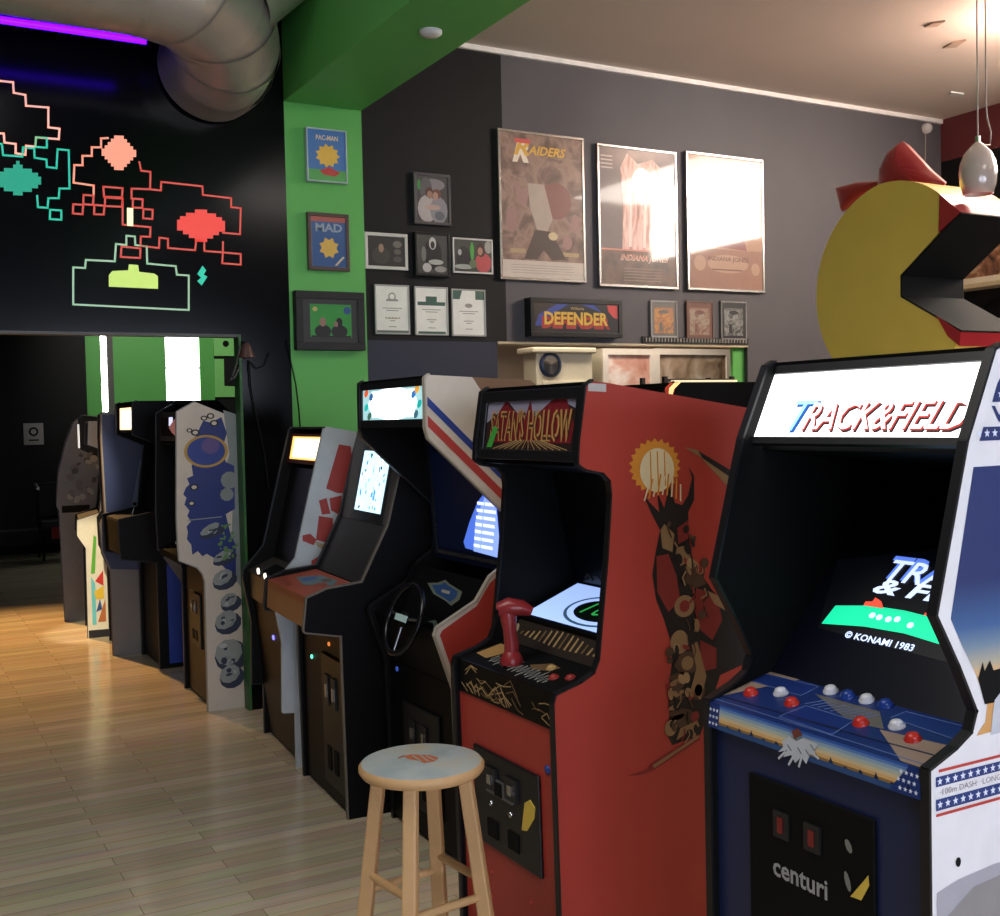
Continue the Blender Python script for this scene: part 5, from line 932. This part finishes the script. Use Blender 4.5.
# chair in the far room
cx_, cy2 = 2.05, 15.0; t = thing('chair', (cx_, cy2, 0), 'dark chair with pale metal arm bars against the far black wall', 'chair'); ck = mat('dark_upholstery', '141418', .6)
obj('seat', B().box(cx_-.24, cx_+.24, cy2-.24, cy2+.24, .40, .5, ck), t, bevel=.02); obj('backrest', B().box(cx_-.22, cx_+.22, cy2+.2, cy2+.28, .5, .95, ck), t, bevel=.03)
for sx in (-1, 1):
    obj('arm_bar', B().tube([(cx_+sx*.24, cy2+.2, .94), (cx_+sx*.26, cy2-.25, .90)], .018, mat('pale_metal', 'a0a0a0', .3, .6), 10), t)
    for sy in (-1, 1): obj('leg', B().tube([(cx_+sx*.2, cy2+sy*.2, .4), (cx_+sx*.22, cy2+sy*.22, .01)], .015, blackm, 10), t)
obj('red_cloth', B().box(cx_-.12, cx_+.2, cy2-.26, cy2-.235, .28, .42, mat('red_cloth', '9c2c2c', .7)), t)

# some machines stand a little askew, turned about their near front corner
for R_, X_, Y_, dg_, dy in ((R4, 1.66, 4.27, 3.6, .045), (R5, 1.72, 5.11, 4.5, 0), (R6, 1.64, 6.37, 2.6, .02), (R8, 1.475, 8.36, 8.0, 0), (R9, 1.435, 9.17, 7.5, 0), (R10, 1.395, 10.06, 7.5, 0)):
    c_ = V((X_, Y_, 0)); m_ = Matrix.Rotation(-math.radians(dg_), 3, 'Z'); R_.location = c_+m_@(R_.location-c_)+V((0, dy, 0)); R_.rotation_euler = (0, 0, -math.radians(dg_))

# ---------------------------------------------------------------- light
def area(name, loc, rot, sx, sy, e, col):
    l = bpy.data.lights.new(name, 'AREA'); l.shape = 'RECTANGLE'; l.size = sx; l.size_y = sy; l.energy = e; l.color = col
    o = bpy.data.objects.new(name, l); COL.objects.link(o); o.location = loc; o.rotation_euler = rot; return o
def spot(name, loc, tgt, e, col, ang, blend=.6, r=.06):
    l = bpy.data.lights.new(name, 'SPOT'); l.energy = e; l.color = col; l.spot_size = math.radians(ang); l.spot_blend = blend; l.shadow_soft_size = r
    o = bpy.data.objects.new(name, l); COL.objects.link(o); o.location = loc; d = V(tgt)-V(loc); o.rotation_euler = d.to_track_quat('-Z', 'Y').to_euler(); return o
spot('far_room_downlight', (.4, 12.2, 4.2), (1.0, 9.1, 0), 2300, (1, .55, .2), 50, 1)
spot('cabinet_downlight', (.75, 7.0, 3.2), (1.52, 9.17, .35), 700, (1, .84, .55), 14, .3)
spot('far_wall_fill', (3.4, 12.6, 4.3), (3.9, 15.9, 2.6), 330, (1, .97, .9), 70, .8)  # added spot without a fixture, brightens the green far wall
spot('poster_wall_fill', (7.9, 3.6, 4.1), (4.7, 6.93, 3.7), 110, (1, .9, .84), 42, .9, .1)  # added spot, shapes the brightness falloff across the poster wall
area('overhead_fill_left', (-.3, 2.4, 4.38), (0, 0, 0), 2.4, 2.4, 95, (1, .97, .92))  # unseen area light, added to brighten the left floor
area('drum_face_fill', (4.2, .3, 4.15), (0, 0, 0), 1.2, 1.2, 40, (1, .92, .84))  # unseen area light, added to brighten the yellow drum face
area('kitchen_fill', (5.0, 7.3, 2.85), (math.radians(-25), 0, 0), 2.4, .3, 60, (1, .86, .72))  # unseen area light, added to brighten the cupboards behind the hatch
w = bpy.data.worlds.new('world'); S.world = w; w.use_nodes = True; w.node_tree.nodes['Background'].inputs[0].default_value = (.5, .6, .8, 1); w.node_tree.nodes['Background'].inputs[1].default_value = .3
S.cycles.max_bounces = 8
